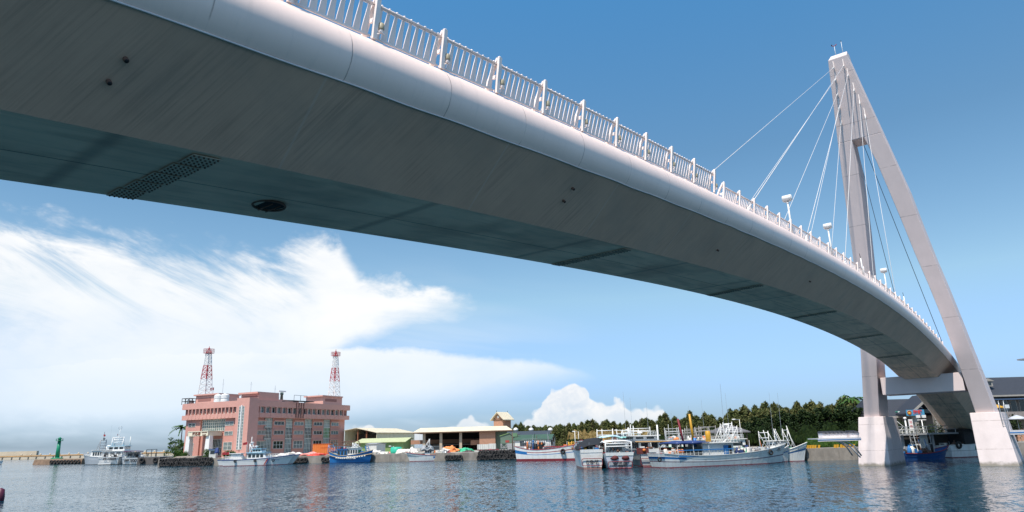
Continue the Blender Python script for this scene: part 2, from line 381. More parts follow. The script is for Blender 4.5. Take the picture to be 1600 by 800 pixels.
netpink = mat('net_pink', (.72, .30, .26), .95, .4, 5, bump=1, bscale=9); netwhite = mat('net_white', (.70, .66, .60), .95, .25, 3, bump=1, bscale=9)
netorange = mat('net_orange', (.78, .26, .09), .95, .3, 4, bump=1, bscale=9); netgreen = mat('net_green', (.06, .45, .25), .95, .3, 4, bump=1, bscale=9); netred = mat('net_red', (.65, .08, .06), .95, .3, 4, bump=1)
quay_mat = mat('quay_concrete', (.25, .225, .195), .9, .25, .5, streak=((.8, .8, .15), .6, (.10, .085, .07)), bump=.5, bscale=3)
ground_mat = mat('ground_concrete', (.33, .31, .27), .95, .15, .15, bump=.2)

# ------------------------------------------------------------ water
def water_material():
    m_ = bpy.data.materials.new('harbour_water'); m_.use_nodes = True; nt = m_.node_tree; q = G(nt); b = nt.nodes['Principled BSDF']
    b.inputs['Base Color'].default_value = (.003, .042, .068, 1); b.inputs['IOR'].default_value = 1.333; b.inputs['Roughness'].default_value = .08
    t = q.n('ShaderNodeTexCoord'); v = t.outputs['Object']
    def vm(op, x, y=None):
        o = q.n('ShaderNodeVectorMath', operation=op)
        for i, k in enumerate((x, y)):
            if k is None: continue
            if isinstance(k, tuple): o.inputs[i].default_value = k
            elif isinstance(k, float): o.inputs[3].default_value = k
            else: q.l(k, o.inputs[i])
        return o.outputs[0]
    def layer(sc, rot, scale, amp, det):
        mp = q.n('ShaderNodeMapping'); mp.inputs['Scale'].default_value = sc; mp.inputs['Rotation'].default_value = (0, 0, R(rot)); q.l(v, mp.inputs[0])
        nz = q.noise(mp.outputs[0], scale, det, .55, .3); d = vm('SUBTRACT', nz.outputs['Color'], (.5, .5, .5)); return vm('MULTIPLY', d, (amp * .8, amp, 0.0))
    L1 = layer((1.0, .42, 1), 9, 2.9, .62, 3); L2 = layer((1.0, .5, 1), -14, .9, .28, 3); L3 = layer((1, .8, 1), 30, 6.5, .6, 2)
    patch = q.noise(v, .035, 4, .55, 1.2); pk = q.ss(patch.outputs[0], .35, .65)
    tot = vm('ADD', vm('ADD', L1, L2), L3)
    sc_ = q.n('ShaderNodeVectorMath', operation='SCALE'); q.l(tot, sc_.inputs[0]); q.l(q.m('ADD', .65, q.m('MULTIPLY', pk, .6)), sc_.inputs['Scale'])
    nn = vm('NORMALIZE', vm('ADD', sc_.outputs[0], (0.0, 0.0, 1.0))); q.l(nn, b.inputs['Normal'])
    MATS['water'] = m_; return m_
wm = water_material()
m_ = MB(); m_.add([(-25000, -3000, 0), (25000, -3000, 0), (25000, 40000, 0), (-25000, 40000, 0)], [(0, 1, 2, 3)], wm)
wo_ = structure(m_.build('water'))

# ------------------------------------------------------------ land and quay
LZ = 1.9
shore = [XZ(246, 199, 0), XZ(300, 196, 0), XZ(380, 194, 0), XZ(470, 192, 0), XZ(550, 190, 0), PZ(640, 721), PZ(720, 719.5), PZ(812, 717.5), PZ(905, 713.5)]
shore = [Vector((p.x, p.y, 0)) for p in shore]
shore += [Vector((20, 136, 0)), Vector((43, 131, 0)), PZ(1262, 720), PZ(1340, 718.5)]
shore += [Vector((64, 117, 0)), Vector((100, 119, 0)), Vector((190, 112, 0)), Vector((800, 100, 0))]
m_ = MB(); back = [Vector((800, 2500, 0)), Vector((-420, 2500, 0))]
# land keeps to the right of the sight of open sea beside the big building
back = [Vector((800, 2500, 0)), Vector((600, 2500, 0)), XZ(620, 420, 0), XZ(272, 300, 0)]
poly = shore + [Vector((p.x, p.y, 0)) for p in back]
from mathutils.geometry import tessellate_polygon
tri = tessellate_polygon([[(p.x, p.y, 0) for p in poly]])
m_.add([(p.x, p.y, LZ) for p in poly], [tuple(t) for t in tri], ground_mat)
structure(m_.build('ground'))
m_ = MB()
for i in range(len(poly)):
    a, b = poly[i], poly[(i + 1) % len(poly)]
    d = (b - a).normalized(); n = Vector((d.y, -d.x, 0)) * .12
    z = LZ + .015
    m_.add([(a.x, a.y, -2), (b.x, b.y, -2), (b.x, b.y, z), (a.x, a.y, z)], [(0, 1, 2, 3)], quay_mat)
    m_.add([(a.x, a.y, z), (b.x, b.y, z), (b.x - n.x * 5, b.y - n.y * 5, z), (a.x - n.x * 5, a.y - n.y * 5, z)], [(0, 1, 2, 3)], quay_mat)
o = m_.build('quay_wall'); tag(o, 'grey concrete quay wall running round the harbour basin', 'quay wall')
def shore_pt(px, off=0.0):                   # point of the quay edge seen at column px
    best = None
    for a, b in zip(shore[:-1], shore[1:]):
        for k in range(41):
            p = a.lerp(b, k / 40); q_ = XZ(px, p.y, 0)
            e = abs(q_.x - p.x)
            if best is None or e < best[0]: best = (e, p, (b - a).normalized())
    p, d = best[1], best[2]; n = Vector((d.y, -d.x, 0))
    return p + n * off, d, n

# ------------------------------------------------------------ the footbridge
PHI, DLAT = 0.671278, 11.096
dv = Vector((math.sin(PHI), math.cos(PHI), 0)); nv = Vector((math.cos(PHI), -math.sin(PHI), 0))
b_loc = -nv * DLAT
BF = Fr(b_loc, PI / 2 - PHI)                 # local x = s along the deck, local y = -u
bridge = thing('footbridge', 'pinkish white cable stayed footbridge curving over the harbour to its tall leaning pylon', 'bridge', b_loc, PI / 2 - PHI)
def zd(s): t = s / 100; return 12.336 + 1.078 * t * 10 - .403 * t * t * 10 - .502 * t ** 3 * 10
def BP(s, u, dz): return Vector((s, -u, zd(s) + dz))
UC = -3.515; TC = (-.557, -.67); TR = .87
SS = [x for x in range(-34, 138, 1)]
def sweep(prof, m_, name, smooth=True, closed=False, parent=bridge, ss=SS):
    mb = MB(); mb.loft([[BP(s, u, z) for u, z in prof] for s in ss], m_, smooth, cap=closed, closed=closed); return mb.build(name, parent)
circ = [(TC[0] + TR * math.cos(a), TC[1] + TR * math.sin(a)) for a in [2 * PI * i / 40 for i in range(40)]]
sweep(circ, tube_mat, 'edge_tube', closed=True)
sweep([(2 * UC - u, z) for u, z in circ], tube_mat, 'edge_tube', closed=True)
kn = (-.02 + .03, -1.335)
mb = MB(); mb.tube([BP(s, kn[0] + .012 + .006 * math.sin(s * 2.3), kn[1] - .012 + .01 * math.sin(s * 1.7)) for s in [x * .5 for x in range(-60, 270)]], .018, pink_paint, 6); mb.build('drip_lip', bridge)
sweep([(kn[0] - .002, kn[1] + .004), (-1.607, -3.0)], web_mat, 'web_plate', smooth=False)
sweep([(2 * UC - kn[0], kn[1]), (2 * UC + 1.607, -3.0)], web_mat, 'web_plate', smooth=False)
sweep([(-1.607, -3.0), (2 * UC + 1.607, -3.0)], soffit_mat, 'soffit', smooth=False)
sweep([(-.6, .05), (2 * UC + .6, .05)], mat('deck_paving', (.4, .33, .3), .8), 'deck_surface', smooth=False)
# bolted splice plates
splice_mat = mat('splice_steel', (.60, .48, .36), .6, .15, 2)
def splice(s0, sk, rows, small=False):
    mb = MB(); L = rows * .1
    for k in range(5):
        u0, u1 = -1.72 - k * .74, -1.72 - k * .74 - .66
        so = sk * k / 5
        a = [BP(s0 + so, u0, -3.03), BP(s0 + so + L, u0, -3.03), BP(s0 + so + L, u1, -3.03), BP(s0 + so, u1, -3.03)]
        mb.hexa([p + Vector((0, 0, 0)) for p in a], [p - Vector((0, 0, .012)) for p in a], splice_mat)
        n = 5
        for i in range(n):
            for j in range(rows):
                p = BP(s0 + so + .05 + j * .1, u0 - .06 - i * (.54 / (n - 1)), -3.043)
                mb.add([p + Vector((.027, 0, 0)), p + Vector((0, .027, 0)), p + Vector((-.027, 0, 0)), p + Vector((0, -.027, 0)), p + Vector((.02, 0, -.025)), p + Vector((0, .02, -.025)), p + Vector((-.02, 0, -.025)), p + Vector((0, -.02, -.025))],
                       [(0, 1, 5, 4), (1, 2, 6, 5), (2, 3, 7, 6), (3, 0, 4, 7), (4, 5, 6, 7)], rust)
    mb.build('splice_plate', bridge)
for s0, sk, rows in [(5.95, -.25, 6), (23.4, 0, 6), (39.2, .9, 6), (55.5, .9, 6), (72, .9, 6), (86, .9, 6)]: splice(s0, sk, rows)
# inspection hatch
mb = MB(); hc = BP(9.15, -4.15, -3.0)
mb.lathe([(.0, -.02), (.36, -.02), (.40, -.0)], darkglass if False else black, 24, hc); mb.torus(hc + Vector((0, 0, -.04)), .40, .03, (0, 0, 1), rust, 28)
mb.tube([hc + Vector((-.1, -.33, -.1)), hc + Vector((-.1, .33, -.1))], .02, rust); mb.tube([hc + Vector((.12, -.33, -.1)), hc + Vector((.12, .33, -.1))], .02, rust)
mb.build('inspection_hatch', bridge)
# drain stubs on the web
for s, u in [(4.1, -.62), (4.0, -.95), (17.9, -.50), (17.85, -.85), (31, -.9), (46, -.8)]:
    zz = -1.335 - (kn[0] - u) / (kn[0] + 1.607) * 1.665
    c = BP(s, u, zz); nrm = Vector((0, -1.665, -1.61)).normalized()
    mb = MB(); mb.tube([c - nrm * .05, c + nrm * .10], .045, rust, 10); mb.tube([c + nrm * .101, c + nrm * .104], .034, black, 10); mb.build('drain_pipe', bridge)
# railing
rail_paint = mat('railing_paint', (.94, .82, .76), .45, .03)
ph1 = [2.33 + 2.226 * k for k in range(13)]; ph2 = [31.3 + 2.12 * k for k in range(34)]
def rail_run(ss, du):
    P = lambda s, u, z: BP(s, u + du, z + (0.12 if du else 0) * .0)
    for a, b in zip(ss[:-1], ss[1:]):
        mb = MB(); n = 9
        mb.beam(P(a + .03, -.12, .16), P(b - .03, -.12, .16), .05, .05, rail_paint)
        mb.tube([P(a, .07, .92), P(b, .07, .92)], .034, rail_paint, 6)
        mb.tube([P(a, .055, .87), P(b, .055, .87)], .016, rail_paint, 5)
        for k in range(n):
            s = a + (b - a) * (k + .75) / (n + .5)
            prof = [(-.13, .15, .16), (-.10, .14, .3), (-.06, .115, .48), (-.01, .085, .68), (.06, .055, .92)]
            rings = []
            for u, w_, z in prof:
                c = P(s, u, z); rings.append([c + Vector((-w_ * .62, -.012, 0)), c + Vector((w_ * .62, -.012, 0)), c + Vector((w_ * .62, .012, 0)), c + Vector((-w_ * .62, .012, 0))])
            mb.loft(rings, rail_paint)
            if a < 30: mb.blob(P(s, .07, .955), (.035, .035, .035), rail_paint, 0, 0, 1, False)
        mb.build('railing_panel', bridge)
    for k, s in enumerate(ss):
        mb = MB()
        prof = [(-.46, .05, .05), (-.42, .05, .3), (-.22, .05, .7), (.06, .045, 1.1)]
        for sgn in (0, 1):
            pr = [(-.42, .10), (-.30, .42), (-.10, .8), (.10, 1.10)] if sgn == 0 else [(.02, .02), (.06, .4), (.12, .8), (.15, 1.10)]
            rings = []
            for u, z in pr:
                c = P(s + (.0 if sgn else -.0), u, z); wu = .04; ws = .06
                rings.append([c + Vector((-ws, -wu, 0)), c + Vector((ws, -wu, 0)), c + Vector((ws, wu, 0)), c + Vector((-ws, wu, 0))])
            mb.loft(rings, rail_paint)
        mb.blob(P(s, .13, 1.10), (.052, .06, .06), rail_paint, 0, 0, 1, False)
        mb.beam(P(s, -.12, .55), P(s, .1, .55), .05, .1, rail_paint)
        po = mb.build('railing_post', bridge)
        if s < 30:
            mb = MB(); c = P(s + .16, .07, .30)
            mb.lathe([(0, -.0), (.072, 0), (.078, .02), (.078, .15), (.06, .17), (0, .17)], beige_lamp, 14, c); mb.lathe([(.0, -.07), (.055, -.07), (.06, -.002)], rail_paint, 12, c)
            mb.tube([c + Vector((0, 0, -.07)), c + Vector((-.1, 0, -.16)), c + Vector((-.16, .05, -.18))], .018, rail_paint, 6); mb.beam(c + Vector((-.1, -.06, -.1)), c + Vector((.1, -.03, -.08)), .03, .03, rail_paint)
            mb.build('post_light', po)
rail_run(ph1, 0); rail_run(ph2, -.45)
# pylon
pyl = thing('pylon', '', '', (0, 0, 0)); del pyl['label']; del pyl['category']; pyl.parent = bridge
def fs(z): return 103.5 - .3 * (z - 6.1)
def lerp_tab(tab, z):
    for a, b in zip(tab[:-1], tab[1:]):
        if z <= b[0]: k = (z - a[0]) / (b[0] - a[0]); return [a[i] + (b[i] - a[i]) * k for i in range(1, len(a))]
    return list(tab[-1][1:])
depth = [(0, 6.2), (6.1, 6.0), (13.5, 5.0), (26, 3.8), (41, 3.0), (54, 2.6)]
def fp(px, py):                              # pixel -> (z, u) on the leaning front plane of the pylon
    o = BF.I @ (CP - BF.loc); d = BF.I @ ray(px, py); t = (103.5 + 1.83 - o.x - .3 * o.z) / (d.x + .3 * d.z); p = o + d * t; return p.z, -p.y
def edge(pts, z):
    q_ = sorted(fp(*p) for p in pts)
    for a, b in zip(q_[:-1], q_[1:]):
        if z <= b[0] or b is q_[-1]: return a[1] + (b[1] - a[1]) * (z - a[0]) / (b[0] - a[0])
LO = [(1350, 652.5), (1344.5, 550), (1334, 413), (1326, 352), (1315, 270), (1306, 200), (1300, 150)]
LI = [(1374, 650.5), (1369, 550), (1357, 400), (1350, 330), (1342, 270), (1334, 219)]
RI = [(1523, 641), (1494, 558), (1475, 505), (1453, 450), (1433, 405), (1415, 360), (1383, 284), (1352, 212)]
RO = [(1553.5, 640), (1541, 606), (1513, 535), (1484, 460), (1448, 374), (1417, 292), (1379, 208), (1364, 176)]
zs0 = [6.0, 10, 14, 18, 22, 26, 30, 34, 38, 41.3]
Lleg = [(z, edge(LO, z), edge(LI, z)) for z in zs0]; Rleg = [(z, edge(RI, z), edge(RO, z)) for z in zs0]
Lleg[-1] = (41.3, Lleg[-1][1], -5.17); Rleg[-1] = (41.3, -3.78, Rleg[-1][2])
def leg(tab, zs):
    mb = MB(); rings = []
    for z in zs:
        u0, u1 = lerp_tab(tab, z); f = fs(z); d = lerp_tab(depth, z)[0]
        rings.append([(f, -u0, z), (f, -u1, z), (f + d, -u1, z), (f + d, -u0, z)])
    mb.loft(rings, pylon_mat); return mb
zs = zs0
leg(Lleg, zs).build('leg', pyl, .06); leg(Rleg, zs).build('leg', pyl, .06)
mb = MB(); rings = []
for z, u0, u1 in [(41.303, Lleg[-1][1], Rleg[-1][2]), (51.85, -5.86, -3.56)]:
    f = fs(z); d = lerp_tab(depth, z)[0]; rings.append([(f, -u0, z), (f, -u1, z), (f + d, -u1, z), (f + d, -u0, z)])
mb.loft(rings, pylon_mat)
f = fs(51.853); zt = 53.0
mb.hexa([(f, 5.86, 51.853), (f, 3.56, 51.853), (f + 2.65, 3.56, 51.853), (f + 2.65, 5.86, 51.853)], [(f + 1.3, 5.7, zt), (f + 1.3, 3.68, zt), (f + 2.6, 3.68, zt), (f + 2.6, 5.7, zt)], pier_mat)
mb.build('mast_head', pyl, .05)
mb = MB(); mb.box(fs(11) + .35, fs(11) + 4.6, 8.3 + 0, -.95, 8.9, 11.15, pylon_mat); mb.v = [(x, y, z) for x, y, z in mb.v]; mb.build('crossbeam', pyl, .05)
mb = MB(); mb.box(fs(11) + 1.2, fs(11) + 2.2, 5.2, 1.8, 11.15, 11.42, grey); mb.build('bearing', pyl)
for b4, t4 in [((-12.25, -8.46, 100.9, 111.2), (-11.83, -8.79, 103.0, 111.6)), ((1.1, 4.95, 100.9, 111.2), (.88, 4.08, 103.0, 111.6))]:
    mb = MB(); (bu0, bu1, bs0, bs1), (tu0, tu1, ts0, ts1) = b4, t4; rings = []
    for k, z in [(-.35, -2.2), (0, 0), (.5, 3.1), (1, 6.2)]:
        u0 = bu0 + (tu0 - bu0) * k; u1 = bu1 + (tu1 - bu1) * k; s0 = bs0 + (ts0 - bs0) * k; s1 = bs1 + (ts1 - bs1) * k
        rings.append([(s0, -u0, z), (s0, -u1, z), (s1, -u1, z), (s1, -u0, z)])
    mb.loft(rings, pier_mat); mb.build('pier', pyl, .07)
for du, h in [(.55, 1.6), (-.35, 1.9)]:
    mb = MB(); c = Vector((fs(53) + 2.1, 4.6 + du, 53.0)); mb.tube([c, c + Vector((0, 0, h))], .03, white, 6)
    if h < 1.8: mb.tube([c + Vector((0, -.3, h + .15)), c + Vector((0, -.12, h)), c + Vector((0, .12, h)), c + Vector((0, .3, h + .15))], .05, red, 6); mb.lathe([(0, 0), (.07, .02), (.07, .2), (0, .22)], black, 8, c + Vector((0, .3, h + .1)))
    else: mb.lathe([(0, 0), (.05, .02), (.05, .14), (0, .15)], black, 8, c + Vector((0, 0, h)))
    mb.build('lightning_rod', pyl)
# stay cables: five pairs to the deck edges, two dark back stays
AR = [(50.54, -4.14), (49.28, -3.88), (47.34, -3.58), (45.7, -3.27), (43.9, -3.01)]; AL = [(50.69, -5.31), (49.23, -5.39), (47.42, -5.55), (45.86, -5.70), (43.91, -5.89)]
DS = [34.3, 44.6, 54.5, 64.2, 73.8]
for (zr, ur), (zl, ul), s in zip(AR, AL, DS):
    for z, u, ue, sg in ((zr, ur, -.32, 1), (zl, ul, -6.7, -1)):
        T = Vector((fs(z) - .25, -u, z)); B_ = Vector((s, -ue, zd(s) + .25))
        mb = MB(); mb.tube([T, B_], .022, cable_mat, 6); d = (B_ - T).normalized(); mb.tube([T, T + d * 1.1], .07, cable_mat, 8); mb.tube([B_ - d * .9, B_], .06, cable_mat, 8); mb.build('stay_cable', bridge)
        mb = MB(); f = fs(z); mb.hexa([(f + .1, -u - .05, z - .5), (f + .1, -u + .05, z - .5), (fs(z + .9) + .1, -u + .05, z + .9), (fs(z + .9) + .1, -u - .05, z + .9)],
            [(f - .2, -u - .05, z - .25), (f - .2, -u + .05, z - .25), (fs(z + .9) - .02, -u + .05, z + .9), (fs(z + .9) - .02, -u - .05, z + .9)], rail_paint); mb.build('anchor_bracket', pyl)
        mb = MB(); q0 = BP(s, ue, .0); mb.hexa([q0 + Vector((-.35, -.12, -.05)), q0 + Vector((.7, -.12, -.05)), q0 + Vector((.7, .12, -.05)), q0 + Vector((-.35, .12, -.05))],
            [q0 + Vector((-.1, -.1, .22)), q0 + Vector((.2, -.1, .36)), q0 + Vector((.2, .1, .36)), q0 + Vector((-.1, .1, .22))], rail_paint); mb.build('cable_anchor', bridge)
for (px, py, px2, py2, ut, ue) in [(1337, 215, 1413, 472, -4.9, -.5), (1336, 226, 1396, 451, -5.3, -6.5)]:
    zt_ = 45.0 if ut > -5 else 43.0
    T = Vector((fs(zt_) + 2.9, -ut, zt_))
    # aim: the stay passes the sight line of the lower pixel, then meets the deck
    o = BF.I @ (CP - BF.loc); dd = BF.I @ ray(px2, py2)
    best = None
    for k in range(60, 200):
        s = k; Bp = BP(s, ue, .2)
        # closest approach between segment T-Bp and the sight line
        u_ = (Bp - T); w0 = T - o; a_ = u_.dot(u_); b_ = u_.dot(dd); c_ = dd.dot(dd); d_ = u_.dot(w0); e_ = dd.dot(w0); den = a_ * c_ - b_ * b_
        sc_ = (b_ * e_ - c_ * d_) / den; tc_ = (a_ * e_ - b_ * d_) / den
        D_ = (w0 + u_ * sc_ - dd * tc_).length
        if s > 104 and (best is None or D_ < best[0]): best = (D_, s, Bp)
    mb = MB(); mb.tube([T, best[2]], .034, darkcable, 6); mb.build('back_stay', bridge)
    print('backstay', best[:2])

# lamps standing on the deck edge
def deck_lamp(s, u=-.35, head=True, hh=2.35, label=''):
    p = BF.M @ BP(s, u, .0) + BF.loc
    t = thing('street_lamp' if head else 'lamp_post', label, 'street lamp' if head else 'lamp post', p, PI / 2 - PHI, 'lamps along the bridge deck' if head else None)
    mb = MB(); mb.tube([(0, 0, 0), (-.1, 0, hh - .1)], .07, white, 8, .045); mb.lathe([(.13, 0), (.13, .05), (.08, .1)], white, 10); 
    if head: mb.lathe([(.03, 0), (.09, .12), (.04, .18)], white, 10, (-.1, 0, hh - .15))
    else: mb.tube([(-.1, 0, hh - .1), (-.3, 0, hh + .25)], .02, black, 5)
    mb.build('pole', t)
    if head:
        mb = MB(); mb.lathe([(0, -.27), (.18, -.27), (.2, -.25), (.2, .25), (.18, .27), (0, .27)], white, 20, (-.1, 0, hh + .26), 'y')
        h = mb.build('lamp_head', t); h.rotation_euler = (0, 0, 0)
        mb = MB(); mb.box(-.2, .0, -.2, .2, hh + .045, hh + .06, lampglass); mb.build('lamp_lens', h)
for s, l in [(42.0, 'white street lamp with drum shaped head on the deck, nearest of the three'), (51.2, 'white street lamp with drum shaped head on the deck, middle of the three'), (70.0, 'white street lamp with drum shaped head on the deck, farthest of the three')]:
    deck_lamp(s, label=l, hh=2.25)
deck_lamp(60.7, head=False, hh=1.9, label='bare white pole without a lamp head in front of the left pylon leg')
deck_lamp(78.5, head=False, hh=1.7, label='bare white pole without a lamp head where the dark back stay meets the deck')
# ------------------------------------------------------------ pink harbour building
bpink = mat('tile_pink', (.56, .275, .225), .7, .05, .8, bump=.1, streak=((.5, .5, .1), .18, (.35, .2, .17)))
bpink2 = mat('tile_salmon', (.60, .31, .255), .7, .05, .8); cream = mat('cream_stucco', (.74, .68, .52), .7, .05)
winframe = mat('window_frame', (.70, .70, .64), .5, .06); recess = mat('tile_recess', (.30, .13, .11), .8, .08)
c0 = XZ(383, 205, 0)
FRB = R(90 - 24.5)                                       # façade runs 24.5 degrees off the view axis
HB = Fr((c0.x, c0.y, 0), FRB)
hb = thing('harbour_office_building', 'pink tiled four storey office building topped by two red and white lattice masts', 'building', HB.loc, FRB)
def zt(px, py, y=0.0): return HB.hit(px, py, 'y', y)[2]
z_top, z_wt, z_wb, z_bb = [HB.hit(387, v, 'y', -1.8)[2] for v in (624.5, 634.2, 644.0, 651.6)]
z3 = [HB.hit(400, v, 'y', -.5)[2] for v in (657.6, 663.6)]; z2_ = [HB.hit(400, v, 'y', -.5)[2] for v in (672.6, 679)]; z1_ = [HB.hit(400, v, 'y', -.5)[2] for v in (689.5, 702)]
zb = 2.0
a_end = HB.hit(536.5, 660, 'y', 0)[0]; b_end = HB.hit(293.5, 660, 'x', 0)[1]
print('bld', a_end, b_end, z_top, z_bb, z3, z2_, z1_)
mb = MB(); mb.box(0, a_end, 0, b_end, 0, z_bb + .3, bpink)                     # body
mb.box(-1.6, a_end + .9, -1.8, b_end + .9, z_bb, z_wb, bpink2)               # overhanging belt
mb.box(-.9, a_end + .3, -1.1, b_end + .3, z_wb, z_wt, recess)
mb.box(-1.7, a_end + 1.0, -1.9, b_end + 1.0, z_wt, z_top, bpink2)
mb.build('wall', hb)
mb = MB(); mb.box(-1.3, a_end + .6, -1.5, b_end + .6, z_top + .001, z_top + .05, grey); mb.build('roof', hb)
def window(fx, a0, a1, z0, z1, off, nx=2, ny=1, glass=greyglass, fr_=winframe, side='y', dep=.1):
    mb = MB(); g_ = .09
    def bx(u0, u1, w0, w1, d0, d1, m_):
        if side == 'y': mb_.box(u0, u1, off - d1, off - d0, w0, w1, m_)
        else: mb_.box(off - d1, off - d0, u0, u1, w0, w1, m_)
    mb_ = mb
    bx(a0, a1, z0, z0 + g_, 0, dep, fr_); bx(a0, a1, z1 - g_, z1, 0, dep, fr_); bx(a0, a0 + g_, z0 + g_, z1 - g_, 0, dep, fr_); bx(a1 - g_, a1, z0 + g_, z1 - g_, 0, dep, fr_)
    for i in range(1, nx): x = a0 + (a1 - a0) * i / nx; bx(x - g_ / 2, x + g_ / 2, z0 + g_, z1 - g_, 0, dep * .9, fr_)
    for i in range(1, ny): z = z0 + (z1 - z0) * i / ny; bx(a0 + g_, a1 - g_, z - g_ / 2, z + g_ / 2, 0, dep * .8, fr_)
    o = mb.build('window', hb if fx is None else fx)
    mb = MB(); mb_ = mb; bx(a0 + g_, a1 - g_, z0 + g_, z1 - g_, .012, .03, glass); mb.build('pane', o); return o
# top floor windows between fins
def fins(n, lo, hi, side, off):
    for i in range(n + 1):
        a = lo + (hi - lo) * i / n; mb = MB()
        P_ = (lambda d, t_, z: (t_, off + d, z)) if side == 'y' else (lambda d, t_, z: (off + d, t_, z))
        mb.hexa([P_(-.05, a - .17, z_wb - 1.1), P_(-.05, a + .17, z_wb - 1.1), P_(.7, a + .17, z_wb - .9), P_(.7, a - .17, z_wb - .9)], [P_(-.05, a - .17, z_wt), P_(-.05, a + .17, z_wt), P_(.7, a + .17, z_wt), P_(.7, a - .17, z_wt)], bpink2)
        mb.build('fin', hb)
    for i in range(n):
        a0 = lo + (hi - lo) * i / n + .2; a1 = lo + (hi - lo) * (i + 1) / n - .2
        window(None, a0, a1, z_wb + .05, z_wt - .05, off + .72, 2 if i % 3 else 1, 1, [greyglass, darkglass, greyglass][(i * 7) % 3], side=side)
aL = HB.hit(388, 640, 'y', -1.8)[0]; aR = HB.hit(536.5, 650, 'y', -1.8)[0]
fins(19, aL, aR, 'y', -1.82)
bL = HB.hit(295, 640, 'x', -1.6)[1]; bR = HB.hit(370, 640, 'x', -1.6)[1]
fins(13, bR, bL, 'x', -1.62)
# proud window bays and recessed glazed strips of the long side
bays = [(391.5, 411.5), (427.5, 442), (458, 474), (488.5, 503.5), (517, 531)]
bays = [(384, 411), (425, 444.5), (457, 474.5), (487.5, 504), (516, 537)]
for i, (p0, p1) in enumerate(bays):
    a0, a1 = HB.hit(p0, 680, 'y', -.5)[0], HB.hit(p1, 680, 'y', -.5)[0]
    if i == 0: a0 = .4
    if i == 4: a1 = a_end
    mb = MB(); mb.box(a0, a1, -.55, -.002, zb, z_bb - .002, bpink); mb.build('wall_bay', hb)
    c = (a0 + a1) / 2 + (1.0 if i == 0 else 0) - (1.6 if i == 4 else 0); wd = 2.1 if i < 4 else 1.9
    for z0, z1, nx, ny in ((z3[0], z3[1], 3, 1), (z2_[0], z2_[1], 3, 1), (z1_[0], z1_[1], 3, 2)):
        z0, z1 = min(z0, z1), max(z0, z1)
        window(None, c - wd, c + wd, z0, z1, -.55, nx, ny, darkglass if i % 2 else greyglass)
        mb = MB(); mb.box(c - wd - .25, c + wd + .25, -.95, -.552, z1 + .08, z1 + .32, bpink2); mb.box(c - wd - .25, c + wd + .25, -.85, -.552, z0 - .3, z0 - .1, bpink2); mb.build('window_hood', hb)
strips = [(412, 424, 0), (445, 457, 0), (475, 487, 0), (504.5, 515.5, 1)]
for p0, p1, gr in strips:
    a0, a1 = HB.hit(p0, 680, 'y', -.2)[0] + .1, HB.hit(p1, 680, 'y', -.2)[0] - .1
    lv = [zb + .4, z1_[0] if z1_[0] > z1_[1] else z1_[1], z3[1] - .4, z_bb - .1]
    lv = [zb + .4, z2_[1] - 1.2, z3[1] - .6, z_bb - .05]
    for k, gl in enumerate([greyglass, darkglass if not gr else greenglass, mat('curtain_glass', (.25, .33, .32), .15, .25, .7, spec=.8)]):
        window(None, a0, a1, lv[k], lv[k + 1] - .05, -.15, 5, 3, gl, dep=.16)
# short side: entrance front
def bx_(y0, y1, z0, z1, x0, x1, m_, name='wall_bay'):
    mb = MB(); mb.box(x0, x1, y0, y1, z0, z1, m_); mb.build(name, hb)
yb = lambda px, py=680, x=-.5: HB.hit(px, py, 'x', x)[1]
bx_(.6, yb(351), zb, z_bb - .002, -.6, -.002, bpink); bx_(yb(312), b_end, zb, z_bb - .002, -.6, -.002, bpink)
c = yb(356.5 + 1.0)
for z0, z1, nx, ny in ((z3[0], z3[1], 2, 2), (z2_[0], z2_[1], 2, 1), (z1_[0], z1_[1], 2, 2)):
    z0, z1 = min(z0, z1), max(z0, z1)
    window(None, c - 1.7, c + 1.7, z0, z1, -.6, nx, ny, greyglass, side='x')
    window(None, yb(299) - 1.5, yb(299) + 1.5, z0, z1, -.6, nx, ny, darkglass, side='x')
window(None, yb(350) + .3, yb(312) - .3, HB.hit(350, 673, 'x', 0)[2], z_bb - .1, -.05, 11, 4, mat('hall_glass', (.13, .17, .16), .15, .3, .6, spec=.8), side='x')
window(None, yb(346), yb(327), zb + .5, HB.hit(346, 686, 'x', 0)[2], -.05, 8, 2, darkglass, side='x')
# canopy with its two pillars and lettering
zc0, zc1 = HB.hit(330, 680.5, 'x', -5.5)[2], HB.hit(330, 674, 'x', -5.5)[2]
y0c, y1c = HB.hit(324.8, 677, 'x', -5.5)[1], HB.hit(294, 677, 'x', -5.5)[1]
mb = MB(); mb.box(-5.5, -.3, y0c, y1c, zc0, zc1, cream); mb.box(-5.6, -.3, y0c - .1, y1c + .1, zc1 + .002, zc1 + .2, cream); can = mb.build('entrance_canopy', hb)
txt_dark = mat('sign_lettering', (.16, .05, .03), .6, .05)
text('lettering', '海巡署', 1.15, txt_dark, can, (-5.53, y1c - 3.4, (zc0 + zc1) / 2), (0, -1, 0), (0, 0, 1), .02, .03)
text('lettering', '淡水商港', .5, txt_dark, can, (-5.53, y1c - 6.6, (zc0 + zc1) / 2 + .35), (0, -1, 0), (0, 0, 1), .02)
text('lettering', '安檢所', .5, txt_dark, can, (-5.53, y1c - 6.6, (zc0 + zc1) / 2 - .4), (0, -1, 0), (0, 0, 1), .02)
for px in (294.5, 325.5):
    yy = HB.hit(px, 690, 'x', -4.7)[1]
    mb = MB(); mb.hexa([(-5.2, yy - .9, zb), (-5.2, yy + .9, zb), (-3.6, yy + .9, zb), (-3.6, yy - .9, zb)], [(-5.0, yy - .75, zc0), (-5.0, yy + .75, zc0), (-3.8, yy + .75, zc0), (-3.8, yy - .75, zc0)], white); mb.build('pillar', hb)
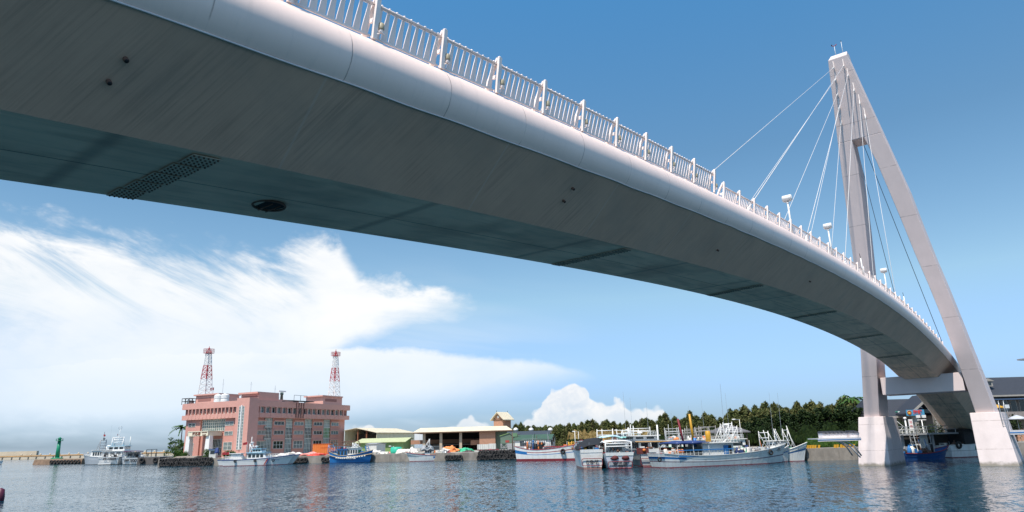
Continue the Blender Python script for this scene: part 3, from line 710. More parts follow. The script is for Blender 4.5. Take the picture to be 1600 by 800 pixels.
# corner stair tower
zt_top = HB.hit(383, 612.5, 'y', -2.2)[2]
aT = HB.hit(394, 640, 'y', -2.3)[0]
mb = MB(); mb.hexa([(-2.6, -2.6, zb), (1.2, -2.6, zb), (1.2, 2.4, zb), (-2.6, 2.4, zb)], [(-2.6, -2.6, z_top + .6), (1.2, -2.6, z_top + .6), (1.2, 2.4, z_top + .6), (-2.6, 2.4, z_top + .6)], bpink2); mb.build('stair_tower', hb)
window(None, -.9, 1.2, zb + 2, z_wt, -2.6, 3, 14, greyglass, side='x')
mb = MB(); mb.box(-2.95, -2.62, -.1, .25, zb + 2, z_wt + .3, white); mb.build('mullion', hb)
mb = MB(); mb.box(2.4, 10.5, -1.2, 6.0, z_top + .1, zt_top, bpink2); mb.box(1.7, 10.51, -1.21, 6.6, zt_top + .001, zt_top + .5, bpink2); mb.box(2.36, 2.5, -.4, 5.4, zt_top - 1.9, zt_top - 1.3, recess); mb.box(2.36, 2.5, -.4, 5.4, zt_top - 1.0, zt_top - .6, recess); mb.build('rooftop_room', hb)
# right and left roof rooms under the masts
aM = HB.hit(524, 620, 'y', 4)[0]
zr = HB.hit(524, 620.5, 'y', 1)[2]
r0, r1 = HB.hit(505, 625, 'y', 1.5)[0], HB.hit(534.5, 625, 'y', 1.5)[0]
mb = MB(); mb.box(r0, r1, 1.5, 9, z_top + .1, zr, bpink2); mb.box(r0 - .8, r1, 1.1, 9.4, zr, zr + .4, bpink2); mb.box(r0 + 1, r1 - 3, 1.45, 1.52, zr - 1.6, zr - .7, recess); mb.build('rooftop_room', hb)
yl = HB.hit(327, 625, 'x', 6)[1]; zl = HB.hit(327, 618, 'x', 4)[2]
y0_, y1_ = HB.hit(342, 625, 'x', 3)[1], HB.hit(306, 625, 'x', 3)[1]
mb = MB(); mb.box(3, 11, y0_, y1_, z_top + .1, zl, bpink2); mb.box(2.4, 11.4, y0_ - .3, y1_ + .5, zl, zl + .4, bpink2); mb.box(2.94, 3.03, y0_ + 3.4, y1_ - 1, zl - 1.8, zl - .8, recess); mb.build('rooftop_room', hb)
mb = MB(); q0, q1 = HB.hit(428, 630, 'y', 6)[0], HB.hit(467, 630, 'y', 6)[0]; zz = HB.hit(450, 625, 'y', 6)[2]; mb.box(q0, q1, 6, 11, z_top + .1, zz, bpink2); mb.build('rooftop_room', hb)
# dark steel frame hanging over the parapet
a_ = HB.hit(472, 630, 'y', -2.5)[0]; mb = MB()
for dx in (-5, 0, 5): mb.tube([(a_ + dx, 1, z_top + .4), (a_ + dx, -3, z_top + .4)], .16, black, 4)
for dy in (-3, -2, -1): mb.tube([(a_ - 5, dy, z_top + .4), (a_ + 5, dy, z_top + .4)], .14, black, 4)
for dx in (-1, 2, 5): mb.tube([(a_ + dx, 0, z_top + .4), (a_ + dx, 0, z_top + 2.4)], .08, grey, 4)
mb.tube([(a_ - 1, 0, z_top + 2.4), (a_ + 5, 0, z_top + 2.4)], .08, grey, 4)
for i in range(4): mb.box(a_ - 2 + i * 1.1, a_ - 1.6 + i * 1.1, -2.0, -1.905, z_bb + .1, z_top - .1, mat('parapet_dark_strip', (.2, .1, .085), .9, .3, 2))  # dark brown upright strips on the parapet face below the frame
mb.build('roof_gantry', hb)
# rooftop tanks, radar, antennas
for px in (341, 351.5):
    p = HB.hit(px, 622, 'x', 1.0)
    t = thing('water_tank', 'white ribbed round water tank on the pink building roof, %s of the pair' % ('left' if px < 345 else 'right'), 'water tank', HB.M @ Vector((1.0, p.y, z_top)) + HB.loc, 0, 'rooftop water tanks')
    mb = MB(); mb.lathe([(0, 0), (1.2, 0), (1.2, .8), (1.08, .9), (1.08, 1.1), (1.2, 1.2), (1.2, 2.1), (.95, 2.35), (.4, 2.5), (0, 2.52)], white, 20); mb.sm = [False] * len(mb.sm); mb.build('body', t)
    mb = MB(); mb.lathe([(0, 0), (.35, 0), (.35, .18), (0, .2)], offwhite, 10, (0, 0, 2.5)); mb.build('lid', t)
def lattice_mast(fx, px, depth_local, top_py, label):
    p = depth_local; base = HB.M @ Vector(p) + HB.loc
    hgt = PY(px, top_py, base.y).z - base.z
    t = thing('lattice_mast', label, 'radio mast', base, FRB, 'lattice masts on the pink building')
    redm = mat('mast_red', (.42, .04, .05), .5, .1); wm_ = white
    secs = [(0, .32, wm_, 1.0, .78), (.32, .60, redm, .78, .56), (.60, .84, wm_, .56, .40)]
    B0 = 1.5
    for z0, z1, m_, w0, w1 in secs:
        mb = MB(); n = 3 if z0 < .5 else 3
        for k in range(n):
            za, zb_ = z0 + (z1 - z0) * k / n, z0 + (z1 - z0) * (k + 1) / n; wa, wb = (w0 + (w1 - w0) * k / n) * B0, (w0 + (w1 - w0) * (k + 1) / n) * B0
            A = [Vector((x * wa, y * wa, za * hgt)) for x, y in ((-1, -1), (1, -1), (1, 1), (-1, 1))]; Bq = [Vector((x * wb, y * wb, zb_ * hgt)) for x, y in ((-1, -1), (1, -1), (1, 1), (-1, 1))]
            for i in range(4):
                j = (i + 1) % 4; mb.tube([A[i], Bq[i]], .12, m_, 4); mb.tube([A[i], Bq[j]], .055, m_, 4); mb.tube([A[j], Bq[i]], .055, m_, 4); mb.tube([Bq[i], Bq[j]], .07, m_, 4)
        mb.build('mast_section', t)
    mb = MB(); zc = hgt * .86
    mb.box(-1.15, 1.15, -1.15, 1.15, zc - .12, zc, redm)
    for x in (-1.15, -.6, 0, .6, 1.15):
        for y in (-1.15, 1.15): mb.tube([(x, y, zc), (x, y, zc + 1.3)], .05, redm, 4); mb.tube([(y, x, zc), (y, x, zc + 1.3)], .05, redm, 4)
    for zz in (.65, 1.3):
        for y in (-1.15, 1.15): mb.tube([(-1.15, y, zc + zz), (1.15, y, zc + zz)], .05, redm, 4); mb.tube([(y, -1.15, zc + zz), (y, 1.15, zc + zz)], .05, redm, 4)
    mb.build('platform', t)
    mb = MB()
    for x, y in ((-.5, -.5), (.5, -.5), (.5, .5), (-.5, .5)): mb.tube([(x, y, zc), (0, 0, hgt * .975)], .09, redm, 4)
    mb.tube([(0, 0, zc), (0, 0, hgt)], .07, redm, 5); mb.build('mast_tip', t)
lattice_mast(HB, 325, (6, HB.hit(320.5, 615, 'x', 6)[1], zl + .4), 541, 'red and white lattice mast on the left roof room of the pink building')
lattice_mast(HB, 524, (HB.hit(522, 617, 'y', 5.2)[0], 5.2, zr + .4), 545.5, 'red and white lattice mast on the right end of the pink building roof')
pr = HB.M @ Vector((HB.hit(440, 622, 'y', 8)[0], 8, z_top)) + HB.loc
t = thing('radar_scanner', 'white radar scanner on a dark stand at the middle of the pink building roof', 'radar', pr, FRB)
mb = MB(); mb.lathe([(.55, 0), (.4, 3.0), (.55, 3.1), (.5, 3.8), (0, 3.9)], mat('dark_green_metal', (.05, .09, .08), .6, .1), 8); mb.build('stand', t)
mb = MB(); mb.box(-1.6, 1.6, -.25, .25, 4.0, 4.35, white); mb.build('scanner_bar', t)
pr = HB.M @ Vector((HB.hit(434, 622, 'y', 8)[0] - .5, 8, z_top)) + HB.loc
t = thing('satellite_dome', 'small white satellite dome left of the radar scanner on the roof', 'satellite dome', pr, 0)
mb = MB(); mb.lathe([(.3, 0), (.3, 1.4), (.7, 1.5), (.8, 2.1), (.5, 2.6), (0, 2.75)], white, 14); mb.build('dome', t); 
for i, (px, hh, lb) in enumerate([(429, 5.5, 'thin grey whip antenna left of the rooftop radar scanner'), (347, 8, 'thin white whip antenna rising behind the rooftop water tanks'), (391, 3.4, 'short antenna pole on top of the corner roof room'), (498, 4, 'thin antenna pole beside the right roof room')]):
    zz = zt_top + .5 if i == 2 else z_top
    a_ = HB.hit(px, 622, 'y', 5)[0]
    if a_ < 0: a_ = 4
    pr = (HB.M @ Vector((a_, 5, zz)) + HB.loc) if i != 1 else HB.M @ Vector((8, HB.hit(px, 622, 'x', 8)[1], z_top)) + HB.loc
    mb = MB(); mb.tube([(0, 0, 0), (0, 0, hh)], .05, steel, 5); mb.tube([(-.4, 0, hh * .8), (.4, 0, hh * .8)], .035, steel, 4); o = mb.build('antenna'); o.location = pr; tag(o, lb, 'antenna')
p = HB.M @ Vector((9, HB.hit(333.5, 615, 'x', 9)[1], zl + .4)) + HB.loc
t = thing('flagpole', 'small red flag on a thin pole right of the left rooftop mast', 'flag', p)
mb = MB(); mb.tube([(0, 0, 0), (0, 0, 2.6)], .05, white, 5); mb.build('pole', t)
mb = MB(); mb.loft([[(0, 0, 1.7), (0, 0, 2.6)], [(-.6, .1, 1.72), (-.6, .1, 2.58)], [(-1.2, -.05, 1.62), (-1.2, -.05, 2.5)]], red, closed=False, cap=False); mb.build('flag', t)
p = HB.M @ Vector((2, HB.hit(295, 627, 'x', 2)[1], z_top)) + HB.loc
t = thing('roof_cage', 'dark equipment cage on the left corner of the pink building roof', 'equipment cage', p, FRB)
mb = MB()
for x in (-1.2, 0, 1.2):
    for y in (-1.6, 0, 1.6): mb.tube([(x, y, 0), (x, y, 1.9)], .08, black, 4)
for zz in (1.0, 1.9):
    for x in (-1.2, 1.2): mb.tube([(x, -1.6, zz), (x, 1.6, zz)], .1, black, 4)
    for y in (-1.6, 1.6): mb.tube([(-1.2, y, zz), (1.2, y, zz)], .1, black, 4)
mb.box(-.9, .9, -1.3, -.2, .1, 1.3, steel); mb.build('frame', t)
# terrace, steps
mb = MB()
yA, yB = HB.hit(318, 700, 'x', -8)[1], HB.hit(286, 700, 'x', -8)[1]
for k in range(5): mb.box(-12 + k * .5, -5.6, yA - 0, yB, LZ - .1, LZ + .14 * (k + 1) - .0 + k * .001, mat('granite_step', (.33, .29, .25), .9, .1))
o = mb.build('entrance_steps'); o.location = HB.loc; o.rotation_euler = (0, 0, FRB); tag(o, 'wide grey stone steps in front of the pink building entrance', 'steps')

# ------------------------------------------------------------ plants
def leaf_mat(name, c1, c2):
    m_ = bpy.data.materials.new(name); m_.use_nodes = True; q = G(m_.node_tree); b = m_.node_tree.nodes['Principled BSDF']
    t = q.n('ShaderNodeTexCoord'); n1 = q.noise(t.outputs['Object'], 1.1, 4, .6); gi = q.n('ShaderNodeNewGeometry')
    c = q.ramp(q.m('ADD', q.m('MULTIPLY', n1.outputs[0], .6), q.m('MULTIPLY', gi.outputs['Random Per Island'], .4)), [(.3, c1), (.75, c2)])
    q.l(c, b.inputs['Base Color']); b.inputs['Roughness'].default_value = .7; b.inputs['Specular IOR Level'].default_value = .2
    MATS[name] = m_; return m_
lf_cas = leaf_mat('casuarina_needles', (.03, .052, .014), (.14, .15, .045)); lf_cas2 = leaf_mat('casuarina_needles_dry', (.045, .065, .018), (.18, .17, .06))
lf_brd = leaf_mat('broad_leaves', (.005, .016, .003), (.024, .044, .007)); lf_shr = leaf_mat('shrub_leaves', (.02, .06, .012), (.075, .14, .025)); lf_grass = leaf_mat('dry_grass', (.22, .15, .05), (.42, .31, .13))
bark = mat('bark', (.10, .075, .055), .9, .25, 3)
def leafcloud(mb, m_, clusters, per, size, stretch, rng, droop=0):
    for (c, r_) in clusters:
        c = Vector(c)
        for _ in range(per):
            while True:
                d = Vector((rng.uniform(-1, 1), rng.uniform(-1, 1), rng.uniform(-1, 1)))
                if .15 < d.length < 1: break
            p = c + Vector((d.x * r_[0], d.y * r_[1], d.z * r_[2]))
            s_ = size * rng.uniform(.6, 1.4)
            a = Vector((rng.uniform(-1, 1), rng.uniform(-1, 1), rng.uniform(-.3, 1) * stretch)).normalized() * s_ * (1 if stretch < 1.5 else 1.5)
            b = a.cross(Vector((rng.uniform(-1, 1), rng.uniform(-1, 1), rng.uniform(-1, 1)))).normalized() * s_ * (.55 if stretch < 1.5 else .3)
            mb.add([p - a * .5 - b * .3, p - b * .1 + b * .8 - a * .1, p + a * .6, p - b * .7], [(0, 1, 2, 3)], m_)
def casuarina(seed, m_, h=10.0, wd=2.9):
    rng = random.Random(seed); t = thing('casuarina_tree', '', 'tree')
    mb = MB(); mb.tube([(0, 0, -.3), (.1, 0, h * .4), (0, .15, h * .75), (0, 0, h * .95)], .2, bark, 7, .03); cl = []
    top = [rng.uniform(-.5, .5) for _ in range(2)]
    for i in range(58):
        k = rng.random() ** .8; z = h * (.04 + .92 * k); rr = wd * (1 - k) ** .75 * rng.uniform(.5, 1.05) + .15
        a = rng.uniform(0, 2 * PI); x, y = rr * math.cos(a), rr * math.sin(a)
        mb.tube([(0, 0, z * .85), (x * .8, y * .8, z)], .05, bark, 4, .02)
        s_ = rng.uniform(.55, 1.0) * (1.1 - .6 * k); cl.append(((x + top[0] * k, y + top[1] * k, z), (s_, s_, s_ * 1.5)))
    cl.append(((top[0], top[1], h * .97), (.25, .25, .7)))
    mb.build('trunk', t); mb = MB(); leafcloud(mb, m_, cl, 34, .42, 2.0, rng); mb.build('crown', t); return t
def broadleaf(seed, m_, h=9.0, wd=4.0, per=64, leaf=.42, n=52):
    rng = random.Random(seed); t = thing('broadleaf_tree', '', 'tree'); mb = MB(); mb.tube([(0, 0, -.3), (.1, .1, h * .35), (0, 0, h * .6)], .28, bark, 8, .12); cl = []
    for i in range(n):
        a = rng.uniform(0, 2 * PI); e = math.asin(rng.uniform(-.8, 1)); rr = rng.uniform(.55, .95)
        p = Vector((wd * rr * math.cos(a) * math.cos(e), wd * rr * math.sin(a) * math.cos(e), h * .46 + h * .48 * rr * math.sin(e)))
        mb.tube([(0, 0, h * .35), p * .8 + Vector((0, 0, h * .05))], .08, bark, 4, .03)
        s_ = rng.uniform(.7, 1.35) * wd / 4; cl.append((p, (s_, s_, s_ * .75)))
    mb.build('trunk', t); mb = MB(); leafcloud(mb, m_, cl, per, leaf, .8, rng); mb.build('crown', t); return t
def hide_proto(t):
    t.location = (0, -0, 0)
protos_c = [casuarina(i, lf_cas if i % 2 else lf_cas2, 10, 2.3 + .35 * (i % 3)) for i in range(6)]
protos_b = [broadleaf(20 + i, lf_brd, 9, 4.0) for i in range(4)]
used = {}
def put_tree(proto, px, Y, top_py, label, group, wf=1.0, name=None, h0=10.0):
    z0 = LZ; p = XZ(px, Y, z0); H_ = PY(px, top_py, Y).z - z0
    if id(proto) not in used: t = proto; used[id(proto)] = 1
    else: t = copy_tree(proto)
    k = H_ / h0; t.location = (p.x, p.y, z0); t.scale = (k * wf, k * wf, k); t.rotation_euler = (0, 0, random.uniform(0, 6.28)); tag(t, label, 'tree', group)
    return t
top_line = [(800, 664), (815, 662), (840, 663), (850, 668), (880, 660), (905, 663), (930, 655), (945, 657), (975, 660), (1000, 652), (1025, 655), (1037, 645), (1060, 652), (1083, 642), (1105, 645), (1128, 648), (1145, 640), (1180, 634), (1215, 628), (1240, 634), (1270, 626), (1300, 630), (1335, 618), (1350, 622)]
def top_at(px):
    for a, b in zip(top_line[:-1], top_line[1:]):
        if px <= b[0]: return a[1] + (b[1] - a[1]) * (px - a[0]) / (b[0] - a[0])
    return top_line[-1][1]
zones = [(0, 'olive casuarina tree behind the dark grey and green roofs', 'trees behind the green roofed house'), (893, 'olive casuarina tree in the belt above the dry grass bank', 'trees above the grass bank'),
         (1010, 'feathery casuarina tree rising behind the masts of the moored boats', 'trees behind the boat masts'), (1165, 'tall casuarina tree behind the dark broad leaved trees', 'casuarinas behind the dark trees')]
px = 806; i = 0
while px < 1350:
    for zx, zl_, zg_ in zones:
        if px >= zx: lab, grp = zl_, zg_
    Yt = 232 - (px - 806) * .135 + random.uniform(-6, 6)
    put_tree(protos_c[i % 6], px, Yt, top_at(px) + random.uniform(-2, 8), lab, grp, random.uniform(1.15, 1.6)); i += 1
    if i % 2 == 0: put_tree(protos_c[(i * 5 + 2) % 6], px + 5, Yt - 14, top_at(px) + random.uniform(8, 16), lab, grp, random.uniform(1.4, 1.8))
    put_tree(protos_c[(i * 7 + 1) % 6], px + random.uniform(0, 6), Yt + 16, top_at(px) + random.uniform(2, 9), lab, grp, random.uniform(1.4, 1.9))
    px += random.uniform(8.0, 11.5)
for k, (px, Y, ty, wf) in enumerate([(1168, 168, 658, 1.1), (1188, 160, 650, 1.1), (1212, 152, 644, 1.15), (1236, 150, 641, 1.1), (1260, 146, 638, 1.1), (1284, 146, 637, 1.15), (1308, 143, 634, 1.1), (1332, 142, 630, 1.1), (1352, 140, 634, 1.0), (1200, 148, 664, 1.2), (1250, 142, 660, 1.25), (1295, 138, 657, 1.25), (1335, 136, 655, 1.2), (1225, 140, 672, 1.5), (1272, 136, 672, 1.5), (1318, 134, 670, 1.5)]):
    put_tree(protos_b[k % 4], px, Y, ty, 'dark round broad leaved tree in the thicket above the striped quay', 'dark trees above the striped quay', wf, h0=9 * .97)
# small palms and shrubs
def palm(px, Y, top_py, label):
    p = XZ(px, Y, LZ); H_ = PY(px, top_py, Y).z - LZ; t = thing('palm_tree', label, 'palm tree', p); rng = random.Random(px)
    mb = MB(); mb.tube([(0, 0, -.2), (.1, 0, H_ * .5), (0, .1, H_ * .86)], .2, bark, 8, .14); mb.build('trunk', t); mb = MB()
    for k in range(26):
        a = k * 2.4; L = H_ * .30 + .8; e = rng.uniform(.1, 1.2); pts = []
        for j in range(6):
            s_ = j / 5; r_ = L * s_; pts.append(Vector((math.cos(a) * r_ * math.cos(e * .7), math.sin(a) * r_ * math.cos(e * .7), H_ * .86 + L * (math.sin(e) * s_ - .75 * s_ * s_))))
        for j in range(5):
            p0, p1 = pts[j], pts[j + 1]; sd_ = (p1 - p0).cross(Vector((0, 0, 1))).normalized() * (.35 * (1 - abs(j - 2) / 4))
            for sg in (-1, 1):
                mb.add([p0, p1, p1 + sd_ * sg - Vector((0, 0, .12)), p0 + sd_ * sg * .8 - Vector((0, 0, .12))], [(0, 1, 2, 3)], lf_shr)
    mb.build('crown', t)
palm(1343, 150, 614, 'dark palm tree just left of the left bridge leg above the thicket')
palm(280, 236, 662, 'thin palm tree at the left side of the pink building')
for k, (px, Y, ty, wf, lb) in enumerate([(272, 232, 681, .8, 'bushy green tree at the left side of the pink building'), (283, 238, 690, .8, 'lower bushy tree against the left side of the pink building')]):
    t = broadleaf(40 + k, lf_shr, 9, 4.2, 60, .42, 26); p = XZ(px, Y, LZ); H_ = PY(px, ty, Y).z - LZ; k_ = H_ / 8.7; t.location = p; t.scale = (k_ * 1.1, k_ * 1.1, k_); tag(t, lb, 'tree')
def shrub(px, Y, ty, w_, label, group=None, m_=None, z0=LZ):
    p = XZ(px, Y, z0); H_ = max(.6, PY(px, ty, Y).z - z0); rng = random.Random(int(px * 3)); t = thing('shrub', label, 'shrub', p, 0, group); cl = []
    mb = MB(); mb.tube([(0, 0, -.1), (0, 0, H_ * .6)], .08, bark, 5); mb.build('stem', t); mb = MB()
    for i in range(14):
        a = rng.uniform(0, 6.28); cl.append(((w_ * .6 * rng.random() * math.cos(a), w_ * .6 * rng.random() * math.sin(a), H_ * rng.uniform(.2, .75)), (w_ * .45, w_ * .45, H_ * .3)))
    leafcloud(mb, m_ or lf_shr, cl, 60, .24 if w_ < 3 else .36, .8, rng); mb.build('foliage', t)
for px, ty in ((274, 701), (281, 703), (288, 703.5)): shrub(px, 206, ty, 1.6, 'round clipped bush in the hedge left of the entrance steps', 'clipped bushes left of the steps')
shrub(322, 200, 701, 1.9, 'clipped bush between the steps and the guard booth'); shrub(353, 196, 704, 1.2, 'clipped bush right of the guard booth, the left one of two'); shrub(360, 196, 703, 1.4, 'clipped bush right of the guard booth, the right one of two')
# ------------------------------------------------------------ breakwater, jetty, beacon
conc_l = mat('breakwater_concrete', (.46, .40, .31), .9, .15, .1); ochre = mat('ochre_band', (.44, .27, .12), .9, .2, .1)
Yb = 640.0
bwt = thing('breakwater', 'long low breakwater with pale blocks and an ochre band at the far left horizon', 'breakwater', (0, 0, 0))
xa, xb = XZ(-60, Yb, 0).x, XZ(262, Yb, 0).x
mb = MB(); mb.box(xa, xb, Yb + 6, Yb + 14, -2, 3.4, conc_l); mb.box(xa, XZ(38, Yb, 0).x, Yb + 15, Yb + 18, -1, PY(20, 705.5, Yb + 15).z, conc_l); mb.build('wall', bwt)
mb = MB(); mb.box(xa, xb, Yb + 5.6, Yb + 5.99, 2.4, 3.3, ochre); mb.build('ochre_band', bwt)
x = xa; k = 0
while x < xb:
    wd_ = random.uniform(6, 9.5); mb = MB(); mb.hexa([(x, Yb, -2), (x + wd_, Yb, -2), (x + wd_, Yb + 5, -2), (x, Yb + 5, -2)], [(x + .3, Yb + .5, 2.0), (x + wd_ - .3, Yb + .5, 2.0), (x + wd_ - .3, Yb + 5, 2.0), (x + .3, Yb + 5, 2.0)], conc_l); mb.build('block', bwt); x += wd_ + .9; k += 1
for k in range(16):
    x = xa + (xb - xa) * (.25 + .75 * k / 16); mb = MB(); mb.lathe([(1.0, 0), (.9, .8), (.5, 1.5), (0, 1.6)], conc_l, 6, (x, Yb + 10, 3.4)); mb.build('tetrapod_top', bwt)
tyre_col = rubber
def tyre(P, r_=.55, yaw=0.0, label='', group='', lean=0.0):
    mb = MB(); mb.torus((0, 0, 0), r_ * .68, r_ * .32, (0, 1, 0), rubber, 14, 7); o = mb.build('tyre_fender'); o.location = P; o.rotation_euler = (lean, 0, yaw); tag(o, label, 'tyre', group)
    return o
tyre_mesh = {}
def tyre_row(pxs, z, off, label, group, r_=.6, rows=1):
    first = None
    for row in range(rows):
        for px in pxs:
            p, d, n = shore_pt(px + row * 1.3, off); yaw = math.atan2(d.y, d.x)
            P = Vector((p.x, p.y, z + row * r_ * 1.35 + random.uniform(-.1, .1)))
            if first is None: first = tyre(P, r_, yaw, label, group)
            else:
                o = first.copy(); COL.objects.link(o); o.location = P; o.rotation_euler = (random.uniform(-.2, .2), 0, yaw + random.uniform(-.25, .25))
Yj = 300.0
a, b = XZ(51, Yj, 0), XZ(128, Yj - 14, 0); d = (b - a).normalized(); ang = math.atan2(d.y, d.x); Lj = (b - a).length
jt = thing('jetty', 'low brown concrete jetty end hung with tyres, under the green beacon', 'jetty', a, ang)
mb = MB(); mb.hexa([(0, -.8, -2), (Lj, -.8, -2), (Lj, 7, -2), (0, 7, -2)], [(.8, 0, 1.9), (Lj, 0, 1.9), (Lj, 7, 1.9), (.8, 7, 1.9)], mat('jetty_concrete', (.20, .13, .085), .9, .3, .5, bump=.4)); mb.build('body', jt)
mb = MB(); mb.box(1, Lj, .05, 6.9, 1.903, 2.15, mat('jetty_top', (.38, .29, .2), .9)); mb.build('top_slab', jt)
f = None
for k in range(9):
    P = a + d * (Lj * (.42 + .58 * k / 8.5)) + Vector((d.y, -d.x, 0)) * .75 + Vector((0, 0, .85))
    if f is None: f = tyre(P, .95, ang, 'black tyre hung on the front of the low jetty under the green beacon', 'tyres on the jetty')
    else: o = f.copy(); COL.objects.link(o); o.location = P
bp_ = XZ(89, Yj - 2, 2.15); Hb = PY(94, 683, bp_.y).z - 2.15
bc = thing('harbour_beacon', 'slim green harbour beacon tower standing on the low jetty', 'beacon', bp_)
gb = mat('beacon_green', (.01, .23, .12), .45, .1)
mb = MB(); mb.lathe([(2.3, 0), (2.3, .35), (1.5, .5)], gb, 16); mb.lathe([(.85, .3), (.62, Hb * .82)], gb, 16); mb.build('tower', bc)
mb = MB(); mb.lathe([(0, Hb * .82), (1.35, Hb * .82), (1.35, Hb * .84)], gb, 14)
for k in range(10): a_ = k * .628; mb.tube([(1.3 * math.cos(a_), 1.3 * math.sin(a_), Hb * .84), (1.3 * math.cos(a_), 1.3 * math.sin(a_), Hb * .92)], .05, gb, 4)
mb.torus((0, 0, Hb * .92), 1.3, .06, (0, 0, 1), gb); mb.build('gallery', bc)
mb = MB(); mb.lathe([(.6, Hb * .84), (.6, Hb * .93), (.75, Hb * .94), (.2, Hb), (0, Hb)], gb, 12); mb.build('lantern', bc)
mb = MB(); mb.lathe([(0, -.5), (.34, -.5), (.38, .4), (.3, 1.05), (0, 1.2)], mat('buoy_maroon', (.09, .01, .03), .5), 14); o = mb.build('mooring_buoy'); o.location = PZ(-1, 783); tag(o, 'dark maroon mooring buoy cut by the left edge of the view', 'buoy')

# ------------------------------------------------------------ boats
class Boat:
    def __init__(s, name, label, cat, P_s, P_b, B, mid, bow, stern, bands, group=None, flare=.16, rake=.11, tumble=0):
        c = (P_s + P_b) / 2; d = P_b - P_s; s.L = d.length; s.ang = math.atan2(d.y, d.x); s.B = B
        s.t = thing(name, label, cat, (c.x, c.y, 0), s.ang, group); s.F = Fr((c.x, c.y, 0), s.ang); s.mid, s.bow, s.st = mid, bow, stern
        L = s.L; n = 20; mb = MB(); W = []
        lv = [-.35] + [b_[0] for b_ in bands]
        for i in range(n + 1):
            t = i / n; sh = s.sheer(t); st_ = []
            for j, f in enumerate(lv):
                z = -.4 if j == 0 else (f * s.mid if f < .25 else f * sh); ff = max(0, z / sh)
                pl = (1 - .14 * (1 - t / .55) ** 2) if t < .55 else (1 - ((t - .55) / .45) ** 2.3)
                hb_ = max(.03, B / 2 * pl * ((1 - flare) + flare * ff ** .7)); x = -L / 2 - .02 * L * ff + t * L * (1 + rake * ff ** 1.2) 
                st_.append((x, hb_, z))
            W.append(st_)
        for sg in (-1, 1):
            for j in range(len(lv) - 1):
                m_ = bands[j][1]
                ms = (m_,) if not isinstance(m_, tuple) else m_
                vs = []; 
                for i in range(n + 1):
                    for q_ in (j, j + 1): x, h, z = W[i][q_]; vs.append((x, sg * h, z))
                for i in range(n):
                    mm = ms[0] if len(ms) == 1 else (ms[0] if (i / n) < ms[2] else ms[1])
                    mb.add([vs[2 * i], vs[2 * i + 2], vs[2 * i + 3], vs[2 * i + 1]], [(0, 1, 2, 3)], mm)
        for j in range(len(lv) - 1):            # transom
            (x0, h0, z0), (x1, h1, z1) = W[0][j], W[0][j + 1]; m_ = bands[j][1]; m_ = m_[0] if isinstance(m_, tuple) else m_
            mb.add([(x0, -h0, z0), (x0, h0, z0), (x1, h1, z1), (x1, -h1, z1)], [(0, 1, 2, 3)], m_)
        s.W = W; mb.build('hull', s.t)
        dk = MB(); r = []
        for i in range(n + 1): x, h, z = W[i][-1]; r.append([(x, -(h - .06), z - .45), (x, h - .06, z - .45)])
        dk.loft(r, mat('deck_grey', (.30, .32, .30), .8, .15), closed=False, cap=False); dk.build('deck', s.t)
        rub = MB()
        for sg in (-1, 1): rub.tube([(x, sg * (h + .01), z) for x, h, z in [w_[-1] for w_ in W]], .07, bands[-1][2] if len(bands[-1]) > 2 else offwhite, 5)
        rub.build('gunwale', s.t)
    def sheer(s, t): return s.mid + (s.bow - s.mid) * max(0, (t - .25) / .75) ** 2.2 + (s.st - s.mid) * max(0, 1 - t / .4) ** 2
    def cabin(s, x0, x1, hw, z0, z1, wall=white, roof=white, over=.25, win=None, name='wheelhouse', round_=.0, glass=darkglass):
        mb = MB(); mb.hexa([(x0, -hw, z0), (x1, -hw, z0), (x1, hw, z0), (x0, hw, z0)], [(x0, -hw * .96, z1), (x1 - round_, -hw * .96, z1), (x1 - round_, hw * .96, z1), (x0, hw * .96, z1)], wall); c = mb.build(name, s.t)
        mb = MB(); mb.box(x0 - over, x1 - round_ + over, -hw - over, hw + over, z1 + .002, z1 + .13, roof); mb.build('roof', c)
        if win:
            n, wz0, wz1 = win; L_ = (x1 - round_ - x0)
            for sg in (-1, 1):
                for i in range(n):
                    a = x0 + L_ * (i + .15) / n; b = x0 + L_ * (i + .85) / n; mb = MB(); mb.box(a, b, *(sorted((sg * (hw - .06), sg * (hw + .02)))), z0 + (z1 - z0) * wz0, z0 + (z1 - z0) * wz1, glass); mb.build('window', c)
            for xx in (x0 - .02, x1 - round_ * .6 - .03):
                m_ = max(1, int(hw * 1.2))
                for i in range(m_):
                    a = -hw * .9 + 1.8 * hw * (i + .15) / m_; b = -hw * .9 + 1.8 * hw * (i + .85) / m_; mb = MB(); mb.box(xx, xx + .06, a, b, z0 + (z1 - z0) * wz0, z0 + (z1 - z0) * wz1, glass); mb.build('window', c)
        return c
    def mast(s, x, y, z0, z1, r_=.07, m_=white, lean=0, name='mast'):
        mb = MB(); mb.tube([(x, y, z0), (x + lean, y, z1)], r_, m_, 7, r_ * .6); return mb.build(name, s.t)
    def frame(s, x, hw, z0, z1, m_=white, r_=.07, name='gantry', depth_=0, bars=1):
        mb = MB(); r_ = r_ * .55 if name == 'gantry' else r_ * .75
        for k in range(bars + 1):
            zz = z1 - (z1 - z0) * .28 * k; mb.tube([(x, -hw, zz), (x, hw, zz)], r_, m_, 6)
        for sg in (-1, 1):
            mb.tube([(x, sg * hw, z0), (x, sg * hw, z1 + .25)], r_, m_, 6)
            if depth_: mb.tube([(x + depth_, sg * hw, z0), (x, sg * hw, z1)], r_ * .8, m_, 6); mb.tube([(x + depth_ * .5, sg * hw, (z0 + z1) / 2), (x, sg * hw, z0)], r_ * .7, m_, 5)
        return mb.build(name, s.t)
